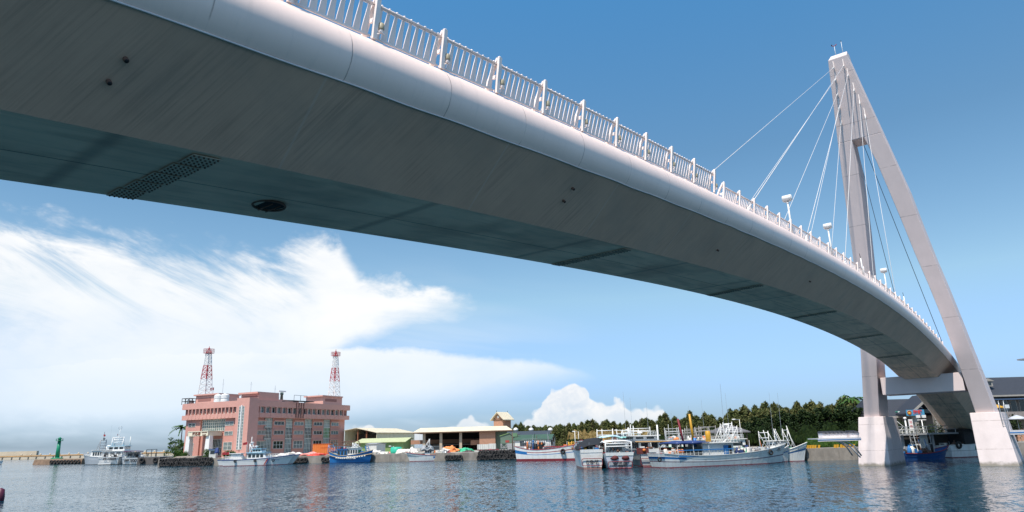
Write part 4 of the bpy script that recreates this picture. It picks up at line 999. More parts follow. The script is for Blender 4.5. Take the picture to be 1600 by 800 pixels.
    def canopy(s, x0, x1, hw, z, m_, sag=.2, post=True, z0=None, thick=.07):
        mb = MB(); r = []
        for i in range(9):
            x = x0 + (x1 - x0) * i / 8; r.append([(x, hw * c_, z - sag * abs(c_) ** 2 + random.uniform(-.03, .03) - sag * .5 * math.cos(i * 1.57)) for c_ in (-1, -.6, -.2, .2, .6, 1)] + [(x, hw * c_, z - thick - sag * abs(c_) ** 2) for c_ in (1, .6, .2, -.2, -.6, -1)])
        mb.loft(r, m_, True); c = mb.build('canopy', s.t)
        if post:
            mb = MB()
            for x in (x0 + .1, (x0 + x1) / 2, x1 - .1):
                for sg in (-1, 1): mb.tube([(x, sg * hw * .95, z0 if z0 is not None else s.mid - .3), (x, sg * hw * .95, z - sag)], .045, white, 5)
            mb.build('canopy_post', c)['kind'] = 'stuff'
        return c
    def rail(s, x0, x1, y, z0, h, m_=white, n=8):
        mb = MB(); sy = [y, -y] if y else [0]
        for yy in sy:
            for k in range(n + 1): x = x0 + (x1 - x0) * k / n; mb.tube([(x, yy, z0), (x, yy, z0 + h)], .03, m_, 4)
            for zz in (h, h * .5): mb.tube([(x0, yy, z0 + zz), (x1, yy, z0 + zz)], .035, m_, 4)
        for xx in (x0, x1): mb.tube([(xx, -y, z0 + h), (xx, y, z0 + h)], .035, m_, 4)
        return mb.build('railing', s.t)
    def gear(s, x0, x1, hw, z, n, seed=1, cols=None, hmax=.9):
        rng = random.Random(seed); cols = cols or [grey, rust, netgreen, netorange, navy, offwhite, black, blue, netwhite]; mb = MB()
        for _ in range(n):
            x = rng.uniform(x0, x1); y = rng.uniform(-hw, hw); m_ = rng.choice(cols); h = rng.uniform(.25, hmax); w_ = rng.uniform(.15, .45); k = rng.random()
            if k < .35: mb.box(x - w_, x + w_, y - w_ * .8, y + w_ * .8, z, z + h, m_)
            elif k < .6: mb.lathe([(w_ * .8, 0), (w_ * .85, h * .9), (w_ * .6, h), (0, h)], m_, 10, (x, y, z))
            elif k < .85: mb.blob((x, y, z + .1), (w_ * 1.4, w_ * 1.2, h * .8), m_, rng.random() * 50, .3, 2)
            else: mb.tube([(x, y, z), (x + rng.uniform(-.5, .5), y, z + h * 1.9)], .05, m_, 5)
        o = mb.build('fishing_gear', s.t); o['kind'] = 'stuff'; return o
    def drums(s, x0, x1, y, z, n, m_=grey):
        for k in range(n):
            x = x0 + (x1 - x0) * k / max(1, n - 1); mb = MB(); mb.lathe([(.0, 0), (.42, 0), (.46, .1), (.36, .5), (.46, .95), (.42, 1.05), (0, 1.05)], m_, 12, (x, y, z)); mb.build('net_drum', s.t)
    def lamps(s, x0, x1, z, n, y=0):
        mb = MB(); mb.tube([(x0, y, z + .3), (x1, y, z + .3)], .03, steel, 5); b = mb.build('lamp_wire', s.t)
        for k in range(n):
            x = x0 + (x1 - x0) * k / (n - 1); mb = MB(); mb.lathe([(0, .28), (.06, .26), (.14, .08), (.1, -.08), (0, -.14)], mat('squid_lamp', (.75, .76, .72), .15), 9, (x, y, z)); mb.build('squid_lamp', b)
    def side_tyre(s, x, sg, z, r_=.4):
        t = (x + s.L / 2) / s.L; i = min(20, max(0, int(t * 20))); h = s.W[i][-1][1]
        mb = MB(); mb.torus((x, sg * (h + .12), z), r_ * .7, r_ * .3, (0, 1, 0), rubber, 14, 7); mb.tube([(x, sg * (h + .05), z + r_ * .8), (x, sg * h, s.W[i][-1][2])], .025, offwhite, 4); mb.build('side_fender', s.t)
    def whip(s, x, y, z0, h): mb = MB(); mb.tube([(x, y, z0), (x + .15, y, z0 + h)], .028, steel, 4, .018); mb.build('whip_antenna', s.t)
    def radar(s, x, z, m_=white): mb = MB(); mb.lathe([(.12, 0), (.12, .3), (.42, .34), (.42, .55), (0, .62)], m_, 12, (x, 0, z)); mb.build('radar', s.t)
    def flag(s, x, y, z0, z1, m_=red): 
        mb = MB(); mb.tube([(x, y, z0), (x, y, z1)], .03, white, 5); p = mb.build('flag_pole', s.t); mb = MB(); mb.loft([[(x, y, z1 - .7), (x, y, z1 - .05)], [(x - .5, y + .1, z1 - .8), (x - .5, y + .1, z1 - .15)], [(x - 1, y - .05, z1 - .85), (x - 1, y - .05, z1 - .25)]], m_, closed=False, cap=False); mb.build('flag', p)
    def px(s, px, y=0): return s.F.hit(px, 705, 'y', y)[0]
    def pz(s, px, py, y=0): return s.F.hit(px, py, 'y', y)[2]
ink = mat('black_lettering', (.015, .015, .02), .6, .05)
def stern_text(b, body, size, z, box=None):
    x = b.W[0][-1][0] - .02; x = min(w_[0] for w_ in b.W[0]) - .012
    text('stern_lettering', body, size, ink, b.t, (x - .03, 0, z), (0, -1, 0), (0, 0, 1), .012, size * .02)
    if box:
        w_, h_ = box; mb = MB(); n = 6; pts = []
        for cx, cy, a0 in ((w_, h_, 0), (-w_, h_, 90), (-w_, -h_, 180), (w_, -h_, 270)):
            for k in range(n + 1): a = R(a0 + 90 * k / n); pts.append((x - .02, cx - math.copysign(.25, cx) + .25 * math.cos(a), z + cy - math.copysign(.2, cy) + .2 * math.sin(a)))
        pts.append(pts[0]); mb.tube(pts, .05, maroon, 5); mb.build('stern_border', b.t)
def pxpair(p0, p1, Y0, Y1): a, b = XZ(p0, Y0, 0), XZ(p1, Y1, 0); return Vector((a.x, a.y, 0)), Vector((b.x, b.y, 0))

# big white boat with blue trim (port side to the viewer, heading right)
bands_w = [(.06, maroon), (.40, hullwhite), (.46, mat('thin_stripe', (.12, .07, .12), .5)), (.62, hullwhite), (.78, (blue, hullwhite, .13)), (.985, hullwhite), (1.0, maroon, mat('gunwale_grey', (.4, .42, .42), .5))]
b = Boat('fishing_boat', 'large white fishing boat with blue stern flash, dark blue awning and yellow derrick', 'fishing boat', *pxpair(1030, 1222, 104.5, 112), 5.6, 1.5, 2.8, 2.0, bands_w, rake=.07)
X_ = b.px
b.cabin(X_(1099, -2), X_(1147, -2), 2.0, 1.1, b.pz(1120, 693.5, -2) + .1, hullwhite, offwhite, .5, None)
c = b.t.children[-1]
for p0, p1 in ((1131, 1138), (1138.5, 1143)):
    mb = MB(); mb.box(X_(p0, -2), X_(p1, -2), -2.09, -2.01, 1.5, b.pz(1120, 696, -2), blue if p0 < 1135 else black); mb.build('door', c)
b.canopy(X_(1057, -2.2), X_(1108, -2.2), 2.5, b.pz(1080, 689, -2), navy, .15, True, 1.2, .3)
mb = MB(); mb.box(X_(1062), X_(1098), -1.7, 1.7, 1.0, 2.8, mat('cabin_shade', (.05, .06, .06), .7)); mb.build('awning_shade_block', b.t)  # dark block standing in for the shade under the awning
b.rail(X_(1060, -2.6), X_(1146, -2.6), 2.55, 1.5, .85, offwhite, 14)
mb = MB(); 
for z in (2.36, 1.52): mb.beam((X_(1060, -2.6), -2.6, z), (X_(1146, -2.6), -2.6, z), .1, .14, blue)
mb.build('blue_trim', b.t)
mb = MB(); mb.tube([(X_(1083), -.5, 2.6), (X_(1083) + .15, -.5, b.pz(1083, 684))], .24, blue, 8); mb.build('derrick_post', b.t)
mb = MB(); mb.tube([(X_(1083.5), -.3, 3.2), (X_(1080.5), -.3, b.pz(1080, 647))], .22, yellow, 8, .15); mb.build('derrick_boom', b.t)
mb = MB(); mb.tube([(X_(1075), .8, 2.8), (X_(1068), .8, b.pz(1068, 654))], .16, maroon, 6); mb.build('derrick_boom', b.t)
mb = MB(); mb.lathe([(.42, 0), (.38, 1.5), (.25, 1.6)], yellow, 12, (X_(1111), .4, b.pz(1110, 690))); mb.build('funnel', b.t)
zr_ = b.pz(1120, 693, -1)
for px_, top, hw in ((1136, 664, 1.0), (1141, 662, 1.1), (1147, 668, 1.3)): b.frame(X_(px_), hw, zr_, b.pz(px_, top), white, .09, 'gantry', -1.6, 2)
b.rail(X_(1118), X_(1146), 1.8, zr_, 1.0, offwhite, 6); b.radar(X_(1139), b.pz(1139, 668)); b.whip(X_(1138), .5, zr_, 9)
b.mast(X_(1129), 0, zr_, b.pz(1140, 678), .1, white, 2.2, 'stay_spar')
b.gear(X_(1150), X_(1195), 1.7, 1.2, 60, 3, None, 1.3); b.drums(X_(1163), X_(1176), -1.2, 1.3, 2, grey)
b.gear(X_(1034), X_(1056), 1.9, 1.5, 30, 5, [netorange, offwhite, grey, red, netwhite], 1.1)
mb = MB()
for k, px_ in enumerate((1049, 1053)): mb.blob((X_(px_), -2.0, 2.2), (.42, .4, .42), netorange, k, .1, 2, False)
mb.build('buoy_cluster', b.t)
b.mast(X_(1203), 0, 1.8, b.pz(1203, 672), .1, white, -.8); b.frame(X_(1196), 1.1, 1.7, b.pz(1196, 676), white, .08, 'bow_gantry', 1.6, 1)
b.side_tyre(X_(1203, -2), -1, 1.6, .42); b.side_tyre(X_(1030, -2.6), -1, 1.2, .36)
text('hull_lettering', '順發號', .5, ink, b.t, (X_(1213, -1.2), -1.3, 2.0), (1, 0, 0), (0, .1, 1), .01)
# bows behind it
for (p0, p1, Y0, Y1, lb, bandm, bw, txt) in [(1195, 1231, 116, 114.5, 'white fishing boat with dark red bow tip behind the big blue trimmed boat', hullwhite, 3.5, None), (1196, 1257, 119, 115.2, 'grey white fishing boat with numbers on its bow, nearest to the striped quay', hullwhite, 3.9, 'CT4 91')]:
    bb = Boat('fishing_boat', lb, 'fishing boat', *pxpair(p0, p1, Y0, Y1), 4.2, 1.5, bw - 1.0, 1.6, [(.06, maroon), (.62, bandm), (.70, blue), (.97, bandm), (1.0, maroon if txt is None else grey)], rake=.14)
    bb.cabin(-bb.L * .3, bb.L * .08, 1.4, 1.1, 3.2, hullwhite, offwhite, .3, (3, .5, .8)); bb.gear(bb.L * .1, bb.L * .35, 1.0, 1.3, 22, int(p1)); bb.frame(bb.L * .1, 1.2, 1.3, 4.9, white, .09, 'gantry', 1.4, 2)
    bb.mast(bb.L * .3, 0, 1.7, 4.0 if txt is None else 5.6, .09, white if txt is None else offwhite, -.9); bb.whip(0, .2, 4, 7)
    if txt: text('hull_lettering', txt, .5, ink, bb.t, (bb.L * .34, -1.40, 1.85), (.95, .3, 0), (0, .15, 1), .01)
# three boats moored stern-on
def astern(name, lb, px_, Y, B, L, yaw, mid, stern, bands, seed, **k):
    P = XZ(px_, Y, 0); hd = math.atan2(P.y, P.x) + yaw; d = Vector((math.cos(hd), math.sin(hd), 0)); P = Vector((P.x, P.y, 0)); return Boat(name, lb, 'fishing boat', P, P + d * L, B, mid, mid + 1.5, stern, bands, None, **k)
b3 = astern('fishing_boat', 'white fishing boat stern under a black tarpaulin, leftmost of the moored sterns', 925.5, 106, 4.0, 15, .10, 2.7, 2.8, [(.10, mat('boot_pinkish', (.3, .17, .15), .8, .2, 2)), (.60, hullwhite), (.72, offwhite), (1.0, hullwhite, maroon)], 1, flare=.22)
stern_text(b3, '吉福6號', .56, 1.0, (1.5, .5))
mb = MB(); r = []
for i in range(7):
    x = -7.2 + i * 1.0; k = .5 - .5 * math.cos(i / 6 * PI); r.append([(x, -2.0, 3.2 + 1.2 * k), (x, -1.2, 3.5 + 1.0 * k), (x, .3, 3.4 + .9 * k), (x, 1.4, 3.1 + .5 * k), (x, 2.1, 2.75 + .2 * k)] + [(x, 2.0, 2.7 + .2 * k), (x, 1.3, 3.0 + .5 * k), (x, .3, 3.3 + .9 * k), (x, -1.1, 3.4 + 1.0 * k), (x, -1.9, 3.1 + 1.2 * k)])
mb.loft(r, black, True); mb.build('tarpaulin', b3.t); b3.gear(-7, -3, 1.4, 2.2, 26, 11, [red, blue, netorange, offwhite, steel, yellow], 1.2); b3.mast(2, 1.6, 2.5, 5.6, .07); b3.cabin(-1.5, 3, 1.3, 2.2, 3.9, offwhite, grey, .2, (3, .4, .8)); b3.mast(-6.9, -1.95, 2.6, 4.3, .06, orange)
b2 = astern('fishing_boat', 'white fishing boat stern with white pipe frame roof, middle of the moored sterns', 969, 104.5, 4.9, 17, .16, 2.1, 2.3, [(.05, maroon), (.50, hullgrey), (.72, mat('hull_lilac', (.60, .61, .66), .45, .05)), (1.0, hullwhite, red)], 2, flare=.28)
stern_text(b2, '金溫泉', .72, .56, (1.75, .45)); b2.frame(-8.3, 1.9, 2.1, 3.55, white, .11, 'stern_frame', 0, 1); b2.canopy(-8.2, -1, 2.1, 4.0, white, .2, True, 2.0, .12)
b2.cabin(-5.5, 1.5, 1.5, 1.7, 3.5, hullwhite, white, .2, (4, .45, .8)); b2.gear(-8.2, -6.2, 1.5, 1.8, 22, 21, [grey, rust, offwhite, black]); b2.canopy(-3, 4, 1.5, 4.7, mat('pale_tarp', (.5, .72, .74), .6), .2, False)
for yy in (-.9, .75):
    mb = MB(); mb.blob((-8.75, yy, 1.5), (.28, .55, .34), mat('maroon_fender', (.10, .02, .02), .8, .3, 3), int(yy * 10) + 9, .2, 2, False); mb.build('stern_fender', b2.t)
b2.mast(-1.0, 1.3, 3, 5.8, .08); b2.mast(4, -1.2, 3, 5.9, .07); b2.frame(5, 1.3, 3, 5.6, white, .12, 'gantry', 2, 1)
b4 = astern('fishing_boat', 'tall white fishing boat stern with dark red fenders, rightmost of the moored sterns', 1021, 108, 4.6, 19, .18, 2.5, 2.6, [(.05, maroon), (.40, hullgrey), (1.0, hullwhite, grey)], 3, flare=.25)
stern_text(b4, '金', 1.0, .75, (1.9, .5))
for yy in (1.5, -1.9):
    mb = MB(); mb.box(-9.9, -9.62, yy - .9, yy + .9, 1.9, 2.8, mat('maroon_fender', (.10, .02, .02), .8)); mb.blob((-9.95, yy - .2, 2.45), (.2, .25, .25), orange, 2, .1, 2, False); mb.build('stern_fender', b4.t)
b4.cabin(-7.5, 3, 1.7, 2.2, 3.75, offwhite, grey, .5, (5, .3, .85), glass=black); b4.cabin(-4, 4.5, 1.9, 3.9, 4.55, hullwhite, hullwhite, .5, (4, .3, .8), 'upper_bridge', .6)
b4.mast(-6.5, -1.6, 2.4, 6.2, .2, hullwhite, 0, 'funnel_mast'); b4.rail(-3.6, 3.5, 1.8, 4.7, .6, white, 5)
for x, h in ((-3, 6.2), (0, 6.5), (3, 6.0)): b4.mast(x, 1.6, 4.6, h, .09)
b4.frame(1, 1.8, 4.6, 5.8, white, .1, 'gantry', 0, 1); b4.whip(2, 1, 5, 6); b4.whip(-2, -1, 5, 5); b4.radar(.5, 4.7); b4.gear(-9, -7.6, 1.5, 2.1, 18, 33, [rust, grey, offwhite, orange])
mb = MB(); mb.tube([(-9, 2.4, 3.7), (-9, -4.5, 3.6)], .09, mat('bamboo', (.45, .25, .08), .6), 6); mb.build('boom_pole', b4.t)
# more boats farther in behind, their masts make the thicket
pipe_w = mat('pipe_weathered', (.46, .47, .47), .5, .15); pipe_g = mat('pipe_dull', (.30, .29, .28), .6, .2)
for k, (px_, Y, B, L, lb, gm) in enumerate([(1062, 124, 4.4, 16, 'white fishing boat behind the yellow derrick, with a tall triangular mast frame', pipe_w), (1093, 127, 4.2, 15, 'grey white fishing boat farther in behind the dark blue awning', pipe_g), (1118, 125, 4.2, 15, 'fishing boat with rusty pipe frames behind the yellow funnel', pipe_g), (1160, 124, 4.0, 14, 'fishing boat with a plain white deckhouse behind the big boat cabin', pipe_w), (1000, 127, 4.0, 15, 'small white fishing boat behind the moored sterns, with a pale green awning', white)]):
    bb = astern('fishing_boat', lb, px_, Y, B, L, .1 + .05 * k, 2.0, 2.2, [(.06, maroon), (.6, hullwhite), (.75, blue if k % 2 else green), (1.0, hullwhite)], 40 + k)
    bb.cabin(-5, 2, 1.4, 1.8, 3.6, hullwhite, offwhite, .3, (4, .4, .8)); bb.frame(-3, 1.5, 3.7, 5.3 + .3 * (k % 3), gm, .1, 'gantry', 2.0, 1 + k % 2); bb.frame(2, 1.3, 3.7, 5.8 - .4 * (k % 2), gm, .09, 'gantry', -1.6, 1); bb.rail(-4.5, 1.5, 1.3, 3.7, .7, gm, 6)
    bb.mast(-1, .8, 3.7, 6.6 - .3 * k, .07, gm); bb.mast(1, -.9, 3.7, 6.0, .06, gm); bb.whip(0, 0, 4, 5 + k); bb.radar(-1.5, 3.9); bb.gear(-7, -5.2, 1.2, 1.8, 18, 60 + k); bb.gear(-4, 1, 1.0, 3.72, 14, 70 + k, [offwhite, netorange, white, steel], .7)
    if k == 4: bb.canopy(-6, 1, 1.7, 4.6, mat('mint_tarp', (.25, .62, .55), .6), .2, False)
# long white boat left of them
b = Boat('fishing_boat', 'long white fishing boat with thick dark red waterline moored before the green roofed house', 'fishing boat', *pxpair(814, 908, 160, 152), 4.8, 2.35, 3.6, 3.2, [(.20, maroon), (.52, hullwhite), (.57, blue), (.70, (blue, hullwhite, .18)), (.76, (blue, red, .18)), (.98, hullwhite), (1.0, red, red)], rake=.07)
X_ = b.px; b.rail(X_(816, -1.8), X_(840, -1.8), 1.8, 3.1, 1.6, grey, 7); b.lamps(X_(824), X_(856), b.pz(840, 691), 11, -1.0); b.lamps(X_(826), X_(854), b.pz(840, 693), 9, .8); b.gear(X_(826), X_(858), 1.5, 2.2, 60, 80, [black, rust, grey, blue, netorange, steel, black], 2.2)
b.cabin(X_(856), X_(880), 1.5, 2.0, b.pz(868, 698), offwhite, red, .25, (4, .4, .75)); b.canopy(X_(880), X_(892), 1.6, b.pz(885, 696.5), maroon, .1, True, 2.2); b.frame(X_(893), 1.2, 2.3, b.pz(893, 692), yellow, .14, 'yellow_frame', 1.0, 2); b.frame(X_(898), 1.2, 2.3, b.pz(898, 691), yellow, .12, 'yellow_frame', -1.0, 1)
b.gear(X_(884), X_(902), 1.2, 2.1, 26, 81, [blue, yellow, orange, black, white], 1.4); b.side_tyre(X_(880, -2), -1, 1.9, .62)
# white boat with a grey framed stern, heading left
b = Boat('fishing_boat', 'white fishing boat with blue stripe and red framed stern before the market hall', 'fishing boat', *pxpair(701, 640, 183, 181), 4.2, 1.45, 2.3, 2.0, [(.08, maroon), (.45, hullwhite), (.75, (blue, hullwhite, .40)), (.98, hullwhite), (1.0, red, red)], rake=.12)
b.canopy(-b.L * .1, b.L * .22, 1.6, 3.7, grey, .7, False, None, .5); b.cabin(-b.L * .05, b.L * .12, 1.3, 1.2, 3.3, hullwhite, grey, .2, (3, .4, .8)); b.rail(-b.L * .35, -b.L * .05, 1.4, 1.7, 1.9, steel, 6); b.frame(0, 1.2, 3.3, 5.2, white, .1, 'gantry', 1.3, 2); b.gear(-b.L * .42, -b.L * .1, 1.3, 1.4, 44, 90, [offwhite, netorange, steel, grey, netwhite, offwhite], 1.3); b.whip(b.L * .25, 0, 2, 7)
mb = MB(); mb.tube([(-b.L * .515, 1.7, 2.3), (-b.L * .515, -1.7, 2.3)], .16, red, 6)
for sg in (-1, 1): mb.tube([(-b.L * .515, sg * 1.7, 2.3), (-b.L * .5, sg * 1.6, .8)], .14, red, 6)
mb.build('stern_frame', b.t)
# blue boat
b = Boat('fishing_boat', 'bright blue fishing boat with white wheelhouse moored beside the orange containers', 'fishing boat', *pxpair(520, 578, 188, 186), 4.8, 1.8, 3.1, 3.0, [(.06, navy), (.5, blue), (.98, blue), (1.0, blue, mat('rope_tan', (.42, .33, .2), .9))], rake=.10, flare=.2)
X_ = b.px; b.cabin(X_(547), X_(562), 1.5, 1.4, b.pz(555, 700), white, white, .2, (4, .4, .8)); b.cabin(X_(531), X_(546), 1.5, 1.4, b.pz(540, 702), blue, blue, .2, (3, .3, .8), 'deckhouse'); b.frame(X_(553), 1.0, 3.7, b.pz(553, 693), white, .13, 'gantry', 1.5, 2); b.frame(X_(557), 1.0, 3.7, b.pz(557, 695), white, .11, 'gantry', -1.2, 1)
b.frame(X_(517), 1.4, 2.5, b.pz(517, 696.5), mat('blue_pipe', (.12, .25, .42), .5), .1, 'stern_frame', 1.2, 2); b.rail(X_(516), X_(546), 1.6, 2.4, 1.7, mat('blue_pipe', (.12, .25, .42), .5), 8); b.frame(X_(573), 1.0, 2.3, b.pz(573, 698), blue, .1, 'bow_frame', .8, 1); b.gear(X_(563), X_(575), 1.1, 1.8, 18, 95, [offwhite, blue, netwhite, navy], 1.3); b.gear(X_(530), X_(546), 1.1, 3.4, 8, 96, [red, offwhite, black], .8)
mb = MB(); mb.tube([(w_[-1][0], -w_[-1][1] - .07, w_[-1][2] * .70) for w_ in b.W], .12, mat('rope_tan', (.42, .33, .2), .9), 6)
for k in range(4, 18): w_ = b.W[k]; mb.blob((w_[-1][0], -w_[-1][1] - .12, w_[-1][2] * .62), (.28, .12, .22), white, k, .1, 1, False)
mb.build('rope_fender', b.t); text('hull_lettering', '昌裕8號', .75, white, b.t, (X_(549, -2.3), -2.46, 1.25), (1, 0, 0), (0, .1, 1), .02, .02)
for dx in (.0, 1.0): mb = MB(); mb.box(-b.L / 2 - .32, -b.L / 2 - .14, -1.5 + dx * 2, -.5 + dx * 2, .8, 1.3, white); mb.build('name_plate', b.t)

# patrol boats before the pink building
def patrol(p0, p1, Y0, Y1, lb, num, dark=False):
    b = Boat('patrol_boat', lb, 'patrol boat', *pxpair(p0, p1, Y0, Y1), 4.4, 1.55, 2.5, 1.5, [(.08, maroon), (.90, white), (.96, mat('patrol_trim', (.02, .06, .2), .5)), (1.0, white, mat('patrol_trim', (.02, .06, .2), .5))], 'white patrol boats before the pink building', rake=.13)
    L = b.L; b.cabin(-L * .12, L * .2, 1.5, 1.2, 3.1, white, mat('bridge_roof_blue', (.25, .5, .65), .5), .25, (4, .42, .85), 'wheelhouse', 1.0); b.cabin(-L * .05, L * .10, 1.2, 3.25, 4.05, white, mat('bridge_roof_blue', (.25, .5, .65), .5), .3, (3, .25, .8), 'flybridge', .4)
    b.cabin(-L * .36, -L * .2, 1.1, 1.2, 3.0, white, white, .35, None, 'deckhouse', .8); b.frame(-L * .1, 1.0, 3.2, 5.2, white, .09, 'radar_mast', 1.2, 2); b.radar(-L * .09, 5.3); b.radar(-L * .02, 4.3); b.mast(-L * .1, 0, 5.2, 7.2, .06); b.flag(-L * .17, .2, 3.2, 6.0, red); b.flag(-L * .45, 0, 1.4, 3.6, red); b.rail(L * .2, L * .46, 1.0, 1.9, .8, white, 7); b.rail(-L * .46, -L * .2, 1.6, 1.5, .8, white, 5)
    for x in (-L * .3, L * .02, L * .3): b.side_tyre(x, -1, 1.2, .38)
    mb = MB()
    for k, m_ in enumerate((red, mat('patrol_trim', (.02, .06, .2), .5))):
        x = L * .16 + k * .42; w_ = b.W[13]; mb.hexa([(x, -2.23, .2), (x + .25, -2.22, .2), (x + .25, -2.1, .2), (x, -2.1, .2)], [(x + .8, -2.3, 1.55), (x + 1.05, -2.29, 1.55), (x + 1.05, -2.1, 1.55), (x + .8, -2.1, 1.55)], m_)
    mb.build('hull_stripe', b.t); text('hull_lettering', num, .62, mat('patrol_trim', (.02, .06, .2), .5), b.t, (L * .33, -1.72, 1.45), (.96, .28, 0), (0, .12, 1), .01); return b
patrol(352, 449, 184, 184.5, 'white patrol boat with striped hull, nearer of the two before the pink building', 'PP-5032'); patrol(346, 457, 189.5, 189, 'white patrol boat half hidden behind its twin before the pink building', 'PP-5036')
# vessels at the left
b = Boat('patrol_ship', 'grey white patrol ship pointing left, with a dark mast and red flag', 'patrol ship', *pxpair(182, 133, 258, 264), 6.0, 2.6, 4.2, 2.6, [(.05, black), (.6, hullgrey), (.9, hullgrey), (1.0, hullgrey, steel)], rake=.12)
L = b.L; b.cabin(-L * .32, L * .18, 2.2, 2.2, 5.0, white, white, .3, (6, .35, .8), 'superstructure', .8); b.cabin(L * .12, L * .26, 1.6, 2.4, 5.0, white, white, .2, (2, .5, .85), 'wheelhouse', 1.0); b.frame(0, 1.2, 5.1, 8.6, grey, .14, 'lattice_mast', 1.6, 3); b.mast(0, 0, 8.4, 11.6, .09, black); b.flag(.4, 0, 8, 10.8, red); b.radar(-.2, 8.7, black); b.rail(L * .2, L * .46, 1.4, 3.2, 1.0, steel, 8); b.gear(-L * .45, -L * .1, 1.6, 2.4, 24, 120, [grey, rust, offwhite, red], 1.3)
mb = MB(); mb.blob((-L * .2, 0, 5.9), (1.0, 1.0, .9), white, 1, .02, 3, False); mb.build('radar_dome', b.t)
def astern2(name, lb, px_, Y, B, L, yaw, mid, bands, **k):
    P = XZ(px_, Y, 0); hd = math.atan2(P.y, P.x) + yaw; d = Vector((math.cos(hd), math.sin(hd), 0)); P = Vector((P.x, P.y, 0)); return Boat(name, lb, 'patrol ship' if B > 7 else 'patrol boat', P, P + d * L, B, mid, mid + 1.6, mid, bands, None, **k)
b = astern2('patrol_ship', 'large white patrol ship seen from astern with tall white mast frame', 169, 250, 7.4, 27, -.20, 2.6, [(.06, black), (1.0, white, white)], flare=.12)
b.cabin(-9, 8, 3.2, 2.3, 4.6, white, white, .35, (5, .45, .8), 'superstructure'); b.cabin(-4, 7, 2.8, 4.75, 6.3, white, mat('bridge_roof_blue', (.25, .5, .65), .5), .4, (4, .3, .8), 'bridge_deck'); b.frame(-2, 1.8, 6.4, 9.4, white, .18, 'radar_mast', -2.0, 2); b.frame(-.2, 1.5, 6.4, 9.2, steel, .12, 'radar_mast', 1.5, 2); b.mast(-1, 0, 9.2, 12.4, .09); mb = MB(); mb.torus((-1, 0, 12.9), .55, .07, (1, 0, 0), steel); mb.build('direction_loop', b.t)
b.flag(-2.6, .2, 8.5, 10.8, red); b.mast(3, -3.1, 6, 9.8, .2, offwhite, 0, 'exhaust_mast'); b.radar(-1, 9.4); b.whip(-3, 2.5, 6, 8); text('stern_lettering', 'PP-10039', 1.05, ink, b.t, (-b.L / 2 - .6, -.3, 1.9), (0, -1, 0), (0, 0, 1), .02, .02)
mb = MB(); mb.box(-b.L / 2 - 1.4, -b.L / 2 - .56, -1.0, 2.9, .2, .7, white); mb.build('stern_platform', b.t); b.gear(-13, -9.5, 2.5, 2.3, 20, 130, [grey, offwhite, rust, black], 1.4); b.rail(-13, -9.3, 3.0, 2.6, 1.1, white, 5)
b = astern2('patrol_boat', 'white patrol boat seen from astern under a dark flat awning', 205, 246, 6.9, 15, -.06, 2.2, [(.06, black), (1.0, white, mat('patrol_trim', (.02, .06, .2), .5))], flare=.15)
stern_text(b, 'PP 5001', 1.35, 1.2); b.canopy(-7.5, 2, 2.9, 4.5, mat('awning_plum', (.08, .02, .06), .7), .15, True, 2.2, .18); b.cabin(-3, 4, 2.2, 2.0, 4.0, white, white, .2, (4, .4, .8)); b.gear(-7, -4, 2.2, 2.0, 14, 140, [white, offwhite, grey, black], 1.2)
pt_ = XZ(233, 240, 0)
bg_ = thing('work_pontoon', 'dark grey steel pontoon hung with tyres between the patrol boats and the quay', 'pontoon', (pt_.x, pt_.y, 0), R(-4))
mb = MB(); mb.box(-3.4, 4.4, -1.5, 8, -1, 2.3, mat('pontoon_steel', (.10, .09, .085), .7, .3, 1)); mb.build('hull', bg_); mb = MB()
for x in (-2, -.2, 1.6): mb.tube([(x, 1, 2.3), (x, 1, 4.8)], .1, black, 4)
for z in (3.5, 4.8): mb.tube([(-2, 1, z), (1.6, 1, z)], .1, black, 4)
mb.build('rail_frame', bg_)
f = None
for x in (-1.6, 3.0):
    P = bg_.location + Vector((x, -1.85 + .1 * x * 0, 1.3)); o = tyre(P, 1.0, R(-4), 'large black tyre on the side of the dark work pontoon', 'tyres on the work pontoon')
p0 = XZ(1, 330, 0); b = Boat('small_boat', 'small white motor boat cut by the left edge of the view before the breakwater', 'small boat', Vector((p0.x - 7, p0.y, 0)), Vector((p0.x, p0.y + .5, 0)), 2.4, 1.1, 2.0, 1.2, [(.1, black), (1.0, white)]); b.cabin(-2, .5, .8, .8, 2.2, white, white, .1, (2, .4, .8))
# boats behind the pylon
b = Boat('fishing_boat', 'white cabin fishing boat with a round porthole behind the left pier of the bridge', 'fishing boat', *pxpair(1448, 1400, 117, 117), 4.4, 2.0, 3.0, 2.2, [(.06, green), (.5, hullwhite), (.7, mat('teal_stripe', (.05, .3, .3), .5)), (1.0, hullwhite)])
b.cabin(-b.L * .45, b.L * .45, 1.7, 1.6, b.pz(1430, 680.5), offwhite, offwhite, .3, None); c = b.t.children[-1]; mb = MB(); mb.lathe([(.34, 0), (.34, .05), (0, .05)], mat('porthole_blue', (.03, .06, .2), .3), 16, (b.px(1421, 1.7), 1.72, b.pz(1421, 687, 1.7)), 'y'); mb.build('porthole', c)
b.rail(-b.L * .4, b.L * .45, 1.6, b.pz(1430, 680), 1.0, offwhite, 7); b.frame(b.L * .42, 1.2, 4, b.pz(1405, 657), white, .08, 'gantry', -2, 2)
b = Boat('fishing_boat', 'white fishing boat with a broad green stripe behind the right pier of the bridge', 'fishing boat', *pxpair(1474, 1545, 114, 117), 4.4, 1.9, 2.9, 1.9, [(.05, maroon), (.52, hullwhite), (.56, grey), (.86, (hullwhite, green, .45)), (1.0, hullwhite)], rake=.10); b.gear(-b.L * .4, b.L * .1, 1.5, 1.6, 26, 150, [offwhite, black, grey, rust]); b.side_tyre(b.px(1499, -2), -1, 1.9, .6); b.cabin(-b.L * .15, b.L * .25, 1.5, 1.6, 4.2, black, black, .2, None)
